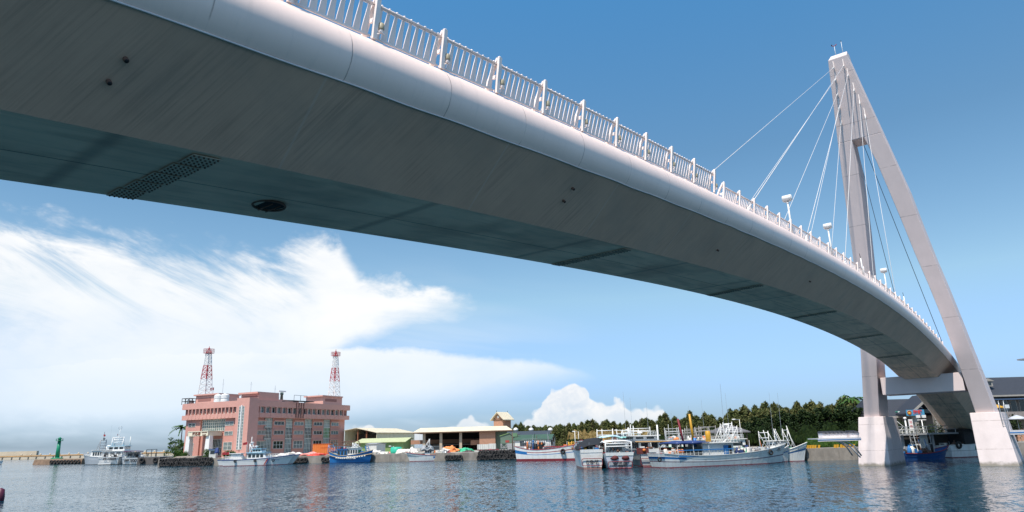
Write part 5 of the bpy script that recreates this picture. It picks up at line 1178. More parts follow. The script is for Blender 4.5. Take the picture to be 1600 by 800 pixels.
b = Boat('fishing_boat', 'low dark blue fishing boat with an upturned red edged bow between the bridge piers', 'fishing boat', *pxpair(1408, 1476, 109, 110.5), 3.4, .9, 1.9, 1.0, [(.06, navy), (.9, mat('deep_blue', (.01, .06, .2), .4, .15)), (1.0, mat('deep_blue', (.01, .06, .2), .4, .15), maroon)], rake=.16); b.gear(-b.L * .45, b.L * .2, 1.2, .9, 50, 151, [black, rust, grey, blue, offwhite], 1.5); b.frame(-b.L * .1, 1.0, 1, 3.2, grey, .06, 'gantry', 1, 1)
# ------------------------------------------------------------ sheds and halls
def gable(name, label, cat, px, Y, deg, w_, ln, z0, ze, zp, wall, roofm, over=.6, ze2=None, split=.5, open_front=False, rib=None):
    c = XZ(px, Y, z0); t = thing(name, label, cat, (c.x, c.y, 0), R(deg)); ze2 = ze if ze2 is None else ze2
    s_ = 1 if w_ > 0 else -1; yp = w_ * split; mb = MB(); T = .15
    if open_front:
        mb.box(0, ln, *sorted((0, T * s_)), z0, ze, wall); mb.box(0, ln, *sorted((w_, w_ - T * s_)), z0, ze2, wall); mb.box(ln - T, ln, *sorted((0, w_)), z0, min(ze, ze2), wall)
        for y in (w_ * .33, w_ * .6): mb.box(.2, .6, y - .2, y + .2, z0, zp - .6, mat('rusty_post', (.2, .08, .04), .8))
    else:
        mb.hexa([(0, 0, z0), (ln, 0, z0), (ln, w_, z0), (0, w_, z0)], [(0, 0, ze), (ln, 0, ze), (ln, w_, ze2), (0, w_, ze2)], wall)
        mb.add([(0, 0, ze), (0, w_, ze2), (0, yp, zp - .05), (ln, 0, ze), (ln, w_, ze2), (ln, yp, zp - .05)], [(0, 1, 2), (3, 4, 5)], wall)
    mb.build('wall', t)
    mb = MB(); o = over; e1 = ze - (zp - ze) * o / abs(yp) if yp else ze; e2 = ze2 - (zp - ze2) * o / abs(w_ - yp)
    for (ya, za, yb_, zb_) in ((-o * s_, e1, yp, zp), (w_ + o * s_, e2, yp, zp)):
        mb.hexa([(-o, ya, za), (ln + o, ya, za), (ln + o, yb_, zb_), (-o, yb_, zb_)], [(-o, ya, za + .14), (ln + o, ya, za + .14), (ln + o, yb_, zb_ + .14), (-o, yb_, zb_ + .14)], roofm)
    mb.build('roof', t); return t, Fr((c.x, c.y, 0), R(deg))
def cmat(name, col, scale=6): 
    if name in MATS: return MATS[name]
    m_ = mat(name, col, .6, .08, .4, streak=((.8, .8, .15), .3, tuple(c * .6 for c in col))); q = G(m_.node_tree); b = m_.node_tree.nodes['Principled BSDF']; t = q.n('ShaderNodeTexCoord'); wv = q.n('ShaderNodeTexWave'); wv.inputs['Scale'].default_value = scale * .3; q.l(t.outputs['Object'], wv.inputs[0])
    bp = q.n('ShaderNodeBump'); bp.inputs['Strength'].default_value = .5; bp.inputs['Distance'].default_value = .05; q.l(wv.outputs['Fac'], bp.inputs['Height']); q.l(bp.outputs[0], b.inputs['Normal']); return m_
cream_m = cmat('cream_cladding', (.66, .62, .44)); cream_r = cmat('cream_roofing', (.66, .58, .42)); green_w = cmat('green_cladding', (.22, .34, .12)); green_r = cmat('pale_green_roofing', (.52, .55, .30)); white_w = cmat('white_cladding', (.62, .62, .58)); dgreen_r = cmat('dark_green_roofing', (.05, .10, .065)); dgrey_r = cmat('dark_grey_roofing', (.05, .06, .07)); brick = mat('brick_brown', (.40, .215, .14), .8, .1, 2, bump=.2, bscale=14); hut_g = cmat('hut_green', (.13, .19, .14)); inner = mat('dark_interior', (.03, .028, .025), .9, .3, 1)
zY = lambda px, py, Y: PY(px, py, Y).z
t, F = gable('open_shed', 'cream open fronted storage shed just right of the pink building', 'shed', 588, 238, 68, 13.0, 25, LZ, zY(588, 676, 238), zY(559, 669, 240), cream_m, cream_r, .5, zY(544, 673, 243), .62, True)
mb = MB(); mb.box(6, 6.3, .2, 12.6, LZ, 8, inner); mb.build('interior_shade_sheet', t)  # near-black sheet added as the shade inside the open shed
t, F = gable('green_shed', 'low green walled shed with a pale green roof before the cream shed', 'shed', 630, 214, 180, -15, 14.2, LZ, zY(600, 691, 214), zY(600, 685, 222), green_w, green_r, .8, zY(600, 687, 229), .75)
mb = MB(); x0, x1 = -1, 4
mb.build
t, F = gable('white_shed', 'small white walled shed before the green shed', 'shed', 588, 206, 160, -5.0, 3.4, LZ, zY(580, 694, 206), zY(590, 692.6, 208), white_w, grey, .25)
# market hall
Ym = 226; xl, xr = XZ(649, Ym, 0).x, XZ(801, Ym, 0).x; ze, zt__ = zY(700, 675.8, Ym), zY(700, 668, Ym + 4)
hall = thing('market_hall', 'long open fish market hall with cream hipped roof and concrete columns', 'market hall', (xl, Ym, 0), 0); W_ = xr - xl
mb = MB(); D = 20; mb.hexa([(-.8, -1.4, ze - .05), (W_ + .2, -1.4, ze - .05), (W_ + .2, D, ze - .05), (-.8, D, ze - .05)], [(-.8, -1.4, ze + .25), (W_ + .2, -1.4, ze + .25), (W_ + .2, D, ze + .25), (-.8, D, ze + .25)], mat('fascia_brown', (.14, .08, .05), .8)); mb.hexa([(-.8, -1.4, ze + .252), (W_ + .2, -1.4, ze + .252), (W_ + .2, D, ze + .252), (-.8, D, ze + .252)], [(1.2, 2, zt__), (W_ - 1.8, 2, zt__), (W_ - 1.8, D - 3, zt__), (1.2, D - 3, zt__)], cream_r); mb.build('roof', hall)
for px_ in (662.5, 689, 720): x = XZ(px_, Ym + .6, 0).x - xl; mb = MB(); mb.box(x - .42, x + .42, .2, 1.1, LZ, ze - .052, mat('column_concrete', (.42, .34, .26), .8, .1)); mb.build('column', hall)
xb0, xb1 = XZ(749.5, Ym, 0).x - xl, XZ(774.5, Ym, 0).x - xl
mb = MB(); mb.box(xb0, xb1, -.3, 9, LZ, ze - .055, brick); mb.build('brick_block', hall); mb = MB(); mb.box(xb1 + .01, W_ - .4, 1.5, 9, LZ, ze - .06, hut_g); mb.build('side_wall', hall)
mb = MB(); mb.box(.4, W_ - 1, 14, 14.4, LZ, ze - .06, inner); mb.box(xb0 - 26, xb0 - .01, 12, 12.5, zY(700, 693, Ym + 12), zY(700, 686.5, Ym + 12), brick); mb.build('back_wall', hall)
mb = MB(); zf = zY(710, 694, Ym + 6); mb.box(2.5, xb0 - .01, 6, 13.9, zf - .3, zf, mat('slab_grey', (.2, .17, .15), .8)); mb.box(xb0 - 3, xb0 - .02, 2.5, 6, zf - .4, zf + 1.1, brick); mb.build('floor_slab', hall)
for k in range(9): x = 4 + k * (xb0 - 5) / 9; mb = MB(); mb.box(x, x + 1.1, 11.9, 11.99, LZ + .2, LZ + 2.3, mat('door_brown', (.09, .05, .035), .7)); mb.build('door', hall)
c = XZ(787, 233, 0); zb_ = zY(787, 655, 233)
tw_ = thing('brick_tower', 'square brick tower with cream gabled roof at the market hall right end', 'tower', (c.x, c.y, 0), R(52))
mb = MB(); mb.box(0, 4.2, 0, 4.0, LZ, zb_, brick); mb.box(-.15, 4.35, -.15, 4.15, zb_ - .3, zb_ + .01, mat('fascia_brown', (.14, .08, .05), .8)); mb.add([(0, 0, zb_), (0, 4.0, zb_), (0, 2.0, zb_ + 2.0), (4.2, 0, zb_), (4.2, 4, zb_), (4.2, 2, zb_ + 2)], [(0, 1, 2), (3, 4, 5)], brick); mb.build('wall', tw_)
mb = MB()
for ya, yb_ in ((-.9, 2), (4.9, 2)): mb.hexa([(-.8, ya, zb_ - .45 + .1), (5.0, ya, zb_ - .35), (5.0, yb_, zb_ + 2.2), (-.8, yb_, zb_ + 2.2)], [(-.8, ya, zb_ - .1), (5.0, ya, zb_ - .1), (5.0, yb_, zb_ + 2.45), (-.8, yb_, zb_ + 2.45)], cream_r)
for x in (-.8, 5.0): mb.tube([(x, 2, zb_ + 2.4), (x, 2, zb_ + 2.9)], .07, black, 5)
mb.build('roof', tw_); mb = MB(); mb.lathe([(.45, 0), (.45, .1), (0, .1)], white, 14, (-.12, 2, zb_ + .8), 'x'); mb.build('round_vent', tw_)
# trailer, hut on legs, pole rack
p = XZ(763, 203, LZ); x0 = XZ(746, 203, 0).x - p.x; x1 = XZ(780, 203, 0).x - p.x
tr = thing('white_trailer', 'long low white trailer container parked before the market hall brick block', 'trailer', p, 0); za, zb2 = zY(763, 702, 203) - LZ, zY(763, 694, 203) - LZ
mb = MB()
xm = x0 + (x1 - x0) * .52
mb.box(x0, xm, 0, 2.4, za, zb2, white_w); mb.box(xm + .06, x1 - .9, 0, 2.4, za, zb2 + .12, white_w); mb.build('body', tr)
for k in range(9): x = x0 + .3 + k * (x1 - x0 - 1.4) / 8; mb = MB(); mb.box(x, x + .07, -.05, -.002, za, zb2, grey); mb.build('rib', tr)
mb = MB(); mb.box(x0, x1, .1, 2.3, za - .25, za - .01, maroon); mb.build('chassis', tr)
for x in (x0 + .8, x0 + 1.8, x1 - 1.5, x1 - .5): mb = MB(); mb.lathe([(0, 0), (.38, 0), (.38, .3), (0, .3)], rubber, 12, (x, .2, .35), 'y'); mb.build('wheel', tr)
p = XZ(792.5, 187, LZ); hw = (XZ(802.5, 187, 0).x - XZ(782, 187, 0).x) / 2; z0, z1 = zY(790, 693, 187) - LZ, zY(790, 677, 187) - LZ
hu = thing('hut_on_legs', 'green metal hut raised on grey steel legs at the quay edge', 'hut', p, 0)
mb = MB(); mb.box(-hw, hw, 0, 3.2, z0, z1 - .7, hut_g); mb.add([(hw, 0, z1 - .7), (hw, 3.2, z1 - .7), (hw * .4, 0, z1), (-hw, 0, z1 - .7), (hw * .4, 3.2, z1), (-hw, 3.2, z1 - .7)], [(3, 0, 2), (5, 4, 1)], hut_g); mb.build('wall', hu)
mb = MB(); mb.hexa([(-hw - .2, -.2, z1 - .75), (hw * .4, -.2, z1), (hw * .4, 3.4, z1), (-hw - .2, 3.4, z1 - .75)], [(-hw - .2, -.2, z1 - .6), (hw * .4, -.2, z1 + .14), (hw * .4, 3.4, z1 + .14), (-hw - .2, 3.4, z1 - .6)], green_w); mb.hexa([(hw + .2, -.2, z1 - .9), (hw * .4, -.2, z1), (hw * .4, 3.4, z1), (hw + .2, 3.4, z1 - .9)], [(hw + .2, -.2, z1 - .75), (hw * .4, -.2, z1 + .14), (hw * .4, 3.4, z1 + .14), (hw + .2, 3.4, z1 - .75)], hut_g); mb.build('roof', hu)
mb = MB(); mb.box(-.4, .6, -.03, -.003, z0 + .25, z0 + .8, mat('sign_red', (.35, .05, .04), .6)); mb.build('sign_panel', hu)
for x in (-hw + .15, 0, hw - .15):
    for y in (.1, 3.1): mb = MB(); mb.tube([(x, y, 0), (x, y, z0)], .11, grey, 6); mb.build('leg', hu)
mb = MB()
for x in (-hw + .15, 0): mb.tube([(x, .1, 0), (x + hw - .15, .1, z0)], .06, grey, 5); mb.tube([(x + hw - .15, .1, 0), (x, .1, z0)], .06, grey, 5)
mb.tube([(-hw, .1, z0 * .5), (hw, .1, z0 * .5)], .07, grey, 5); mb.build('bracing', hu)
p = XZ(806.5, 186, LZ); pr_ = thing('timber_rack', 'tall rack of dark timber poles between the green hut and the green roofed house', 'pole rack', p, 0); wood = mat('dark_timber', (.10, .075, .06), .9, .3, 2)
hz = zY(806, 675, 186) - LZ
for k, x in enumerate((-.9, -.3, .35, .9)): mb = MB(); mb.tube([(x, 0, 0), (x + random.uniform(-.05, .05), 0, hz - .4 * k)], .14, wood, 6); mb.build('pole', pr_)
mb = MB()
for z in (hz * .45, hz * .7, hz * .85): mb.beam((-1.1, 0, z), (1.1, 0, z), .15, .15, wood)
mb.box(-.8, .4, -.25, -.05, hz * .75, hz * .95, mat('green_box', (.12, .22, .12), .7)); mb.build('crossbar', pr_)
# green roofed white house and the dark roof behind
t, F = gable('green_roofed_house', 'white walled house with a dark green gable roof behind the long white boat', 'house', 861, 182, 167, -6.6, 9.5, LZ, zY(861, 686, 182), zY(876, 678.5, 183), white_w, dgreen_r, .35)
for y, z in ((-1.0, .35), (-2.1, .35), (-3.6, 1.1), (-4.5, 1.0)):
    mb = MB(); mb.box(-.05, -.003, y - .4, y + .4, LZ + 1 + z, LZ + 2.1 + z, darkglass); mb.build('window', t)
for x in (1.5, 4, 6.5): mb = MB(); mb.box(x, x + 1.6, .003, .05, LZ + 1.2, LZ + 2.4, darkglass); mb.build('window', t)
gable('dark_roofed_building', 'long dark grey roofed building behind the green roofed house', 'building', 858, 205, 176, -9, 12, LZ, zY(850, 679.5, 205), zY(850, 673.5, 208), grey, dgrey_r, .4)
for k, (px_, lb) in enumerate(((806, 'leftmost'), (830, 'middle'), (860, 'rightmost'))):
    Yv = 212; p = XZ(px_, Yv, zY(px_, 677, Yv)); o = MB().lathe([(.35, 0), (.35, .7), (.7, .75), (.75, 1.2), (.3, 1.6), (0, 1.65)], white, 12).build('roof_ventilator'); o.location = p; tag(o, 'white round ventilator on the dark roofs behind the boats, the %s of three' % lb, 'ventilator', 'roof ventilators')
t, F = gable('brown_hut', 'small brown brick hut in front of the dry grass bank', 'hut', 961, 150, 5, 3, 2.6, LZ, zY(965, 681, 150), zY(965, 679.5, 150), mat('hut_brick', (.17, .08, .06), .8, .1, 2), dgrey_r, .1)
mb = MB(); mb.box(.6, 1.2, -.05, -.003, LZ + 1.6, LZ + 2.6, greyglass); mb.build('window', t)
# pavilion roof in the thicket
c = XZ(1142, 150, 0); zpk, zev = zY(1140, 662, 150), zY(1140, 675, 150); pv = thing('pavilion', 'pavilion with a grey pyramid roof showing between masts and the dark thicket', 'pavilion', (c.x, c.y, 0), R(20))
mb = MB(); mb.add([(-3.2, -3.2, zev), (3.2, -3.2, zev), (3.2, 3.2, zev), (-3.2, 3.2, zev), (0, 0, zpk), (-3.2, -3.2, zev - .2), (3.2, -3.2, zev - .2), (3.2, 3.2, zev - .2), (-3.2, 3.2, zev - .2)], [(0, 1, 4), (1, 2, 4), (2, 3, 4), (3, 0, 4), (5, 6, 1, 0), (6, 7, 2, 1), (7, 8, 3, 2), (8, 5, 0, 3), (8, 7, 6, 5)], mat('slate_roof', (.13, .125, .13), .7, .1)); mb.build('roof', pv)
for x, y in ((-2.6, -2.6), (2.6, -2.6), (2.6, 2.6), (-2.6, 2.6)): mb = MB(); mb.tube([(x, y, LZ), (x, y, zev - .2)], .16, wood, 6); mb.build('post', pv)

# ------------------------------------------------------------ grass bank and undergrowth
def bank(pts, Y0, Y1, m_, name, kind, hfun, seed, n=2600, blade=.5, label=None):
    rng = random.Random(seed); mb = MB()
    for _ in range(n):
        px_ = rng.uniform(*pts); Y = rng.uniform(Y0, Y1); p = XZ(px_, Y, LZ); k = (Y - Y0) / (Y1 - Y0); h = hfun(px_, k)
        for j in range(2):
            a = rng.uniform(0, 6.28); b_ = blade * rng.uniform(.6, 1.4); q_ = Vector((p.x + rng.uniform(-.3, .3), p.y, LZ + h * rng.uniform(.0 if j else .5, 1))); dx = Vector((math.cos(a), math.sin(a), 0)) * b_ * .6
            mb.add([q_ - dx, q_ + dx, q_ + dx * .4 + Vector((0, 0, b_ * 1.3)), q_ - dx * .6 + Vector((0, 0, b_))], [(0, 1, 2, 3)], m_)
    o = mb.build(name); stuff(o); return o
bank((890, 1015), 172, 184, lf_grass, 'dry_grass', 'g', lambda p, k: .8 + 3.0 * k, 1, 3000, .8)
mb = MB(); r = []
for i in range(30):
    px_ = 888 + i * 4.6; a, b_, c_ = XZ(px_, 170, LZ), XZ(px_, 182, LZ), XZ(px_, 196, LZ); r.append([(a.x, a.y, LZ + .0), (b_.x, b_.y, LZ + 2.9 + .3 * math.sin(i)), (c_.x, c_.y, LZ + 3.0 + .3 * math.sin(i * 1.7)), (c_.x, c_.y + 6, LZ)])
mb.loft(r, lf_grass, True, False, False); structure(mb.build('grass_bank'))
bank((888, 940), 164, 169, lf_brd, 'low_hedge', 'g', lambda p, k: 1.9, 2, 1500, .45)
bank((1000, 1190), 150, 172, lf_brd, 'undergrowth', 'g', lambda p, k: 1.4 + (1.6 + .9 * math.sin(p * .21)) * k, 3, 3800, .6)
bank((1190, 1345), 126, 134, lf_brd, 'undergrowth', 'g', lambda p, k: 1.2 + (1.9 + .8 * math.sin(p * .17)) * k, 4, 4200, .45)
bank((1262, 1345), 119.5, 124, lf_shr, 'grass', 'g', lambda p, k: .5 + .9 * k, 5, 2600, .3)
bank((800, 1345), 240, 260, lf_cas, 'distant_wood', 'g', lambda p, k: 1.5 + 5.0 * k, 6, 9000, 1.3)

# ------------------------------------------------------------ quay dressing
tyre_row([252 + k * 3.6 for k in range(22)], .55, .35, 'black tyre in the stacked row along the quay before the pink building', 'tyres on the quay before the pink building', .75, 2)
tyre_row([700, 704, 708, 712, 716, 720], .7, .35, 'black tyre on the quay just right of the red framed stern', 'tyres right of the red framed stern', .7, 1)
tyre_row([750 + k * 4.2 for k in range(15)], .65, .35, 'black tyre on the quay below the green hut', 'tyres on the quay below the green hut', .75, 2)
tyre_row([506, 510, 514], .8, .35, 'black tyre on the quay left of the bright blue boat', 'tyres left of the blue boat', .7, 1)
tyre_row([462 + k * 3 for k in range(6)], .8, .35, 'black tyre on the quay right of the patrol boat bows', 'tyres right of the patrol boats', .8, 1)
def heap(name, px_, Y, w_, py, m_, label, cat, seed, group=None, dpt=.7, amp=.35):
    p = XZ(px_, Y, LZ); h = zY(px_, py, Y) - LZ; mb = MB(); mb.blob((0, 0, 0), (w_, w_ * dpt, h), m_, seed, amp, 4, True, 2.2); o = mb.build(name); o.location = p; tag(o, label, cat, group)
for k, (px_, Y, w_, py, m_, lb) in enumerate([(456, 197, 2.8, 707.5, netwhite, 'white fishing net heap right of the patrol boat wheelhouse'), (466, 199, 2.6, 708, netwhite, 'pale net heap below the first glazed strip of the pink building'), (476, 197, 2.4, 709, netpink, 'low pinkish net heap among the white ones'), (487, 197, 3.2, 707.6, netpink, 'wide pink fishing net heap left of the orange containers'), (497, 195, 2.6, 708.5, netred, 'red net heap in front of the orange containers'), (506, 196, 2.4, 709.5, netwhite, 'small white net heap at the stern of the blue boat'), (441, 198, 2.0, 709, netwhite, 'small white net heap behind the patrol boat bows'),
      (599, 196, 1.6, 706, netwhite, 'small pale net bundle right of the white shed'), (631, 192, 2.2, 701.5, netwhite, 'tall white net bundle left of the red framed stern boat'), (703, 194, 2.2, 698.2, netorange, 'bright orange net heap behind the red framed stern'), (693, 192, 1.8, 701.5, netwhite, 'pale float pile left of the orange net heap'), (726, 196, 2.0, 700, netgreen, 'bright green net heap on the open quay'), (733, 197, 1.4, 702.5, netgreen, 'small green net heap right of the larger green one'), (585, 200, 2.4, 704, netwhite, 'white covered bundle before the small white shed'), (645, 196, 1.4, 700.5, netwhite, 'small white tarpaulin bundle beside the market hall column'), (610, 198, 1.3, 706, netpink, 'low mixed net pile left of the turquoise tank')]):
    heap('net_pile', px_, Y, w_, py, m_, lb, 'net pile', k + 3)
p = XZ(619, 196, LZ); mb = MB(); mb.lathe([(0, 0), (1.5, 0), (1.6, .3), (1.55, 1.5), (1.3, 1.7), (0, 1.75)], mat('turquoise_tank', (.03, .42, .28), .5), 20); o = mb.build('plastic_tank'); o.location = p; tag(o, 'round turquoise plastic tank on the quay before the green shed', 'tank')
for px0, px1, Y, pt, pb, lb in ((488, 515, 203, 694, 706, 'tall orange container beside the pink building, the left of the two'), (501, 523, 200, 699.5, 708.5, 'lower orange container standing in front of the taller one')):
    a, b_ = XZ(px0, Y, LZ), XZ(px1, Y, LZ); w_ = b_.x - a.x; h = zY(px0, pt, Y) - LZ; o = thing('orange_container', lb, 'container', a, R(2), 'orange containers')
    mb = MB(); mb.box(0, w_, 0, 2.6, .35, h, orange); mb.build('body', o)
    for k in range(int(w_ / .6)): mb = MB(); mb.box(.15 + k * .6, .4 + k * .6, -.06, -.002, .5, h - .15, orange); mb.build('corrugation', o)
    mb = MB(); mb.box(-.05, w_ + .05, -.08, 2.65, h - .1, h + .05, mat('dark_orange', (.5, .1, .01), .6)); mb.box(0, w_, .1, 2.5, .1, .348, black); mb.build('frame', o)
p = XZ(333, 197.5, LZ); gbh = thing('guard_booth', 'small grey guard booth with a blue roof on the quay before the pink building', 'booth', p, R(5)); h = zY(333, 701.5, 197.5) - LZ
mb = MB(); mb.box(-1.2, .6, 0, 1.6, 0, h - .15, mat('booth_grey', (.5, .52, .5), .6)); mb.build('wall', gbh); mb = MB(); mb.box(-1.4, .8, -.2, 1.8, h - .148, h, mat('booth_blue', (.06, .12, .3), .6)); mb.build('roof', gbh); mb = MB(); mb.box(-.9, .3, -.04, -.003, h * .45, h * .8, darkglass); mb.build('window', gbh)
mb = MB(); mb.blob((0, 0, 1.3), (.7, .6, 1.5), navy, 4, .2, 3, True); o = mb.build('covered_equipment'); o.location = XZ(338, 197, LZ); tag(o, 'dark blue covered equipment right beside the guard booth', 'equipment')
# steel truss yard behind the blue boat
tr_ = thing('pipe_truss', 'rusty brown pipe truss lying behind the blue boat', 'truss', XZ(535, 201, LZ), R(3)); mb = MB(); br = mat('truss_brown', (.13, .07, .05), .8)
zt2 = zY(535, 696, 201) - LZ
for k in range(9): x = -4 + k; mb.tube([(x, 0, zt2), (x + .5, 0, zt2 + 1.1)], .09, br, 4); mb.tube([(x + .5, 0, zt2 + 1.1), (x + 1, 0, zt2)], .09, br, 4)
mb.tube([(-4, 0, zt2), (5, 0, zt2)], .12, br, 4); mb.tube([(-3.5, 0, zt2 + 1.1), (4.5, 0, zt2 + 1.1)], .12, br, 4); mb.build('truss', tr_)
for x in (-3.8, .5, 4.8): mb = MB(); mb.tube([(x, 0, 0), (x, 0, zt2)], .12, br, 5); mb.build('leg', tr_)
# lamp posts on land
def land_lamp(px_, Y, py, lb, arms=1, r_=.09):
    p = XZ(px_, Y, LZ); h = zY(px_, py, Y) - LZ; t = thing('lamp_post', lb, 'lamp post', p, 0); mb = MB(); mb.tube([(0, 0, 0), (0, 0, h)], r_, white if arms != 2 else steel, 7, r_ * .7); mb.build('pole', t)
    for k in range(arms):
        sg = (-1, 1)[k]; mb = MB(); mb.tube([(0, 0, h - .1), (sg * .9, 0, h)], .05, steel, 5); mb.blob((sg * 1.1, 0, h), (.42, .2, .12), white, 1, .02, 2, False); mb.build('lamp_head', t)
land_lamp(973, 145, 672, 'twin headed lamp post rising behind the middle moored stern', 2); land_lamp(988, 150, 676, 'single white lamp post left of the tall curved roof boat', 1); land_lamp(1160, 140, 655, 'thin grey lamp post at the edge of the dark thicket', 1, .07); land_lamp(905, 168, 674, 'lamp post in front of the dry grass bank', 1, .07); land_lamp(615, 205, 697, 'thin dark lamp post beside the turquoise tank', 1, .06)
mb = MB(); mb.box(-.2, .2, -.2, .2, 0, 9, hullwhite); o = mb.build('sign_board') if False else None
# open quay bollards and striped kerb blocks
f = None
for k, px_ in enumerate([1266, 1270, 1274, 1278, 1283, 1309, 1313, 1317.5, 1322, 1327, 1333, 1338]):
    p, d, n = shore_pt(px_, -.6); mb = MB(); z = LZ + .02
    if f is None:
        mb.hexa([(-.16, -.12, 0), (.16, -.12, 0), (.16, .12, 0), (-.16, .12, 0)], [(-.05, -.12, .5), (.27, -.12, .5), (.27, .12, .5), (-.05, .12, .5)], yellow); o = f = mb.build('kerb_block')
    else: o = f.copy(); COL.objects.link(o)
    o.location = (p.x, p.y, z); o.rotation_euler = (0, 0, math.atan2(d.y, d.x)); tag(o, 'yellow slanted kerb block on the quay edge left of the bridge pier', 'kerb block', 'yellow kerb blocks on the quay')
for k, px_ in enumerate([1020, 1232, 1300]): pass
# things on the open quay
heap('crate_pile', 765, 187, 1.0, 709, maroon, 'dark red crates at the quay edge before the white trailer', 'crates', 77, None, .6, .1)
heap('rope_pile', 732, 187, 1.2, 708.5, mat('rope_dark', (.10, .07, .07), .9, .4, 4), 'low dark rope pile on the quay left of the dark red crates', 'rope', 78)
# ------------------------------------------------------------ landing stages by the pylon
alu = mat('stage_aluminium', (.62, .60, .60), .45, .06, metal=.1)
def stage(name, lb, pxa, pxb, Y, pyt, thick, depth_, side):
    a, b = XZ(pxa, Y, 0), XZ(pxb, Y, 0); z = PY((pxa + pxb) / 2, pyt, Y).z; t = thing(name, lb, 'landing stage', (a.x, Y, 0), 0); w_ = b.x - a.x
    mb = MB(); mb.box(0, w_, 0, depth_, z - .12, z, alu); mb.box(0, w_, -.06, -.002, z - thick, z + .03, alu); mb.box(-.02, w_ + .02, -.09, -.061, z - thick * .62, z - thick * .4, blue); mb.build('deck', t)
    for k in range(2):
        mb = MB(); y = .3 + k * (depth_ - .7); x0, x1 = (w_ - .1, w_ - 2.6) if side == 'r' else (.1, 2.6)
        pts = [(x0, y, z - 2.2), (x0 + (x1 - x0) * .25, y, z - 1.1), (x0 + (x1 - x0) * .6, y, z - .5), (x1, y, z - .14)]; mb.tube(pts, .09, steel, 6); mb.build('bracket', t)
    return t, z, a, b
t1, z1s, A_, B_ = stage('landing_stage', 'narrow landing stage with blue stripe fixed to the left bridge pier', 1284, 1352, 88, 684, .38, 3.0, 'r')
for y in (.4,): mb = MB(); mb.tube([(B_.x - A_.x - 3.6, y, z1s - .15), (B_.x - A_.x - 2.2, y, z1s - .5), (B_.x - A_.x - 1.1, y, z1s - 1.2), (B_.x - A_.x - .2, y, z1s - 2.4)], .09, alu, 6); mb.build('curved_strut', t1)
cv = mat('cart_canvas', (.78, .72, .72), .8, .06); cr_ = mat('cart_roof', (.04, .045, .06), .7, .2)
pxs = [1286, 1292, 1298.5, 1304.5, 1311, 1317, 1329, 1336]
proto = None
for k, px_ in enumerate(pxs):
    p = XZ(px_, 89.2, z1s + .002)
    if proto is None:
        proto = thing('covered_cart', '', 'cart', p, R(8)); mb = MB(); mb.hexa([(-.27, -.4, .0), (.30, -.4, 0), (.30, .5, 0), (-.27, .5, 0)], [(-.3, -.45, .62), (.33, -.45, .50), (.33, .5, .50), (-.3, .5, .62)], cv); mb.build('body', proto)
        mb = MB(); mb.hexa([(-.36, -.55, .60), (.34, -.55, .50), (.34, .6, .50), (-.36, .6, .60)], [(-.30, -.3, .86), (.28, -.3, .72), (.28, .4, .72), (-.30, .4, .86)], cr_); mb.build('roof', proto); c = proto
    else: c = copy_tree(proto); c.location = p
    tag(c, 'white canvas cart with dark roof in the tight row on the landing stage' if k < 6 else 'white canvas cart with dark roof set apart beside the left bridge pier', 'cart', 'covered carts in the row' if k < 6 else 'covered carts next to the pier')
stage('landing_stage', 'grey landing stage running off the right edge beside the right bridge pier', 1560, 1640, 86, 672, .5, 3.0, 'l')
# gangway between the piers
Yg = 112; a, b = XZ(1414, Yg, 0), XZ(1524, Yg + 3, 0); ang = math.atan2(b.y - a.y, b.x - a.x); Lg = (b - a).length; zg = PY(1470, 676, Yg + 1).z
gw = thing('gangway', 'grey footway with pipe railing crossing between the two bridge piers', 'gangway', (a.x, a.y, 0), ang)
mb = MB(); mb.box(-1, Lg + 1, 0, 1.8, zg - .25, zg, grey); mb.build('deck', gw)
mb = MB()
for y in (.05, 1.75):
    for z in (.55, 1.05): mb.tube([(-1, y, zg + z), (Lg + 1, y, zg + z)], .05, steel, 5)
    for k in range(9): x = -1 + (Lg + 2) * k / 8; mb.tube([(x, y, zg), (x, y, zg + 1.05)], .045, steel, 5)
mb.build('railing', gw)
for x in (1, Lg * .5, Lg - .5): mb = MB(); mb.tube([(x, .9, -1), (x, .9, zg - .25)], .2, grey, 8); mb.build('pile', gw)
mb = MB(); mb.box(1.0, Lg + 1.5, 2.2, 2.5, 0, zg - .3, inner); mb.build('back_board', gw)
# ------------------------------------------------------------ restaurant building behind the pylon
Yr = 134; wallr = mat('restaurant_wall', (.13, .115, .105), .8, .08); roofr = mat('restaurant_roof', (.028, .032, .042), .7, .12, 2); trim = mat('restaurant_trim', (.30, .28, .25), .6)
xa, xb = XZ(1384, Yr, 0), XZ(1700, Yr, 0); rb = thing('restaurant_building', 'two storey waterfront restaurant with slate grey roof behind and right of the bridge pylon', 'building', (xa.x, Yr, 0), R(0)); W_ = xb.x - xa.x
lx = lambda p, Y=Yr: XZ(p, Y, 0).x - xa.x
zr = lambda p, py, Y=Yr: PY(p, py, Y).z
ze_ = zr(1570, 617); zp_ = zr(1570, 590, Yr + 7); zeL = zr(1420, 650)
print('rest', ze_, zp_, zeL, W_)
xs = lx(1532)
mb = MB(); mb.box(xs, W_, 0, 14, LZ, ze_, wallr); mb.box(0, xs - .01, 2, 12, LZ, zeL, wallr); mb.box(xs, W_, -.25, -.002, LZ, LZ + 2.2, brick); mb.build('wall', rb)
mb = MB(); mb.hexa([(xs - .6, -1, ze_ - .1), (W_, -1, ze_ - .1), (W_, 15, ze_ - .1), (xs - .6, 15, ze_ - .1)], [(xs + 2, 6, zp_), (W_, 6, zp_), (W_, 8, zp_), (xs + 2, 8, zp_)], roofr); zt3 = zr(1420, 630, Yr + 7)
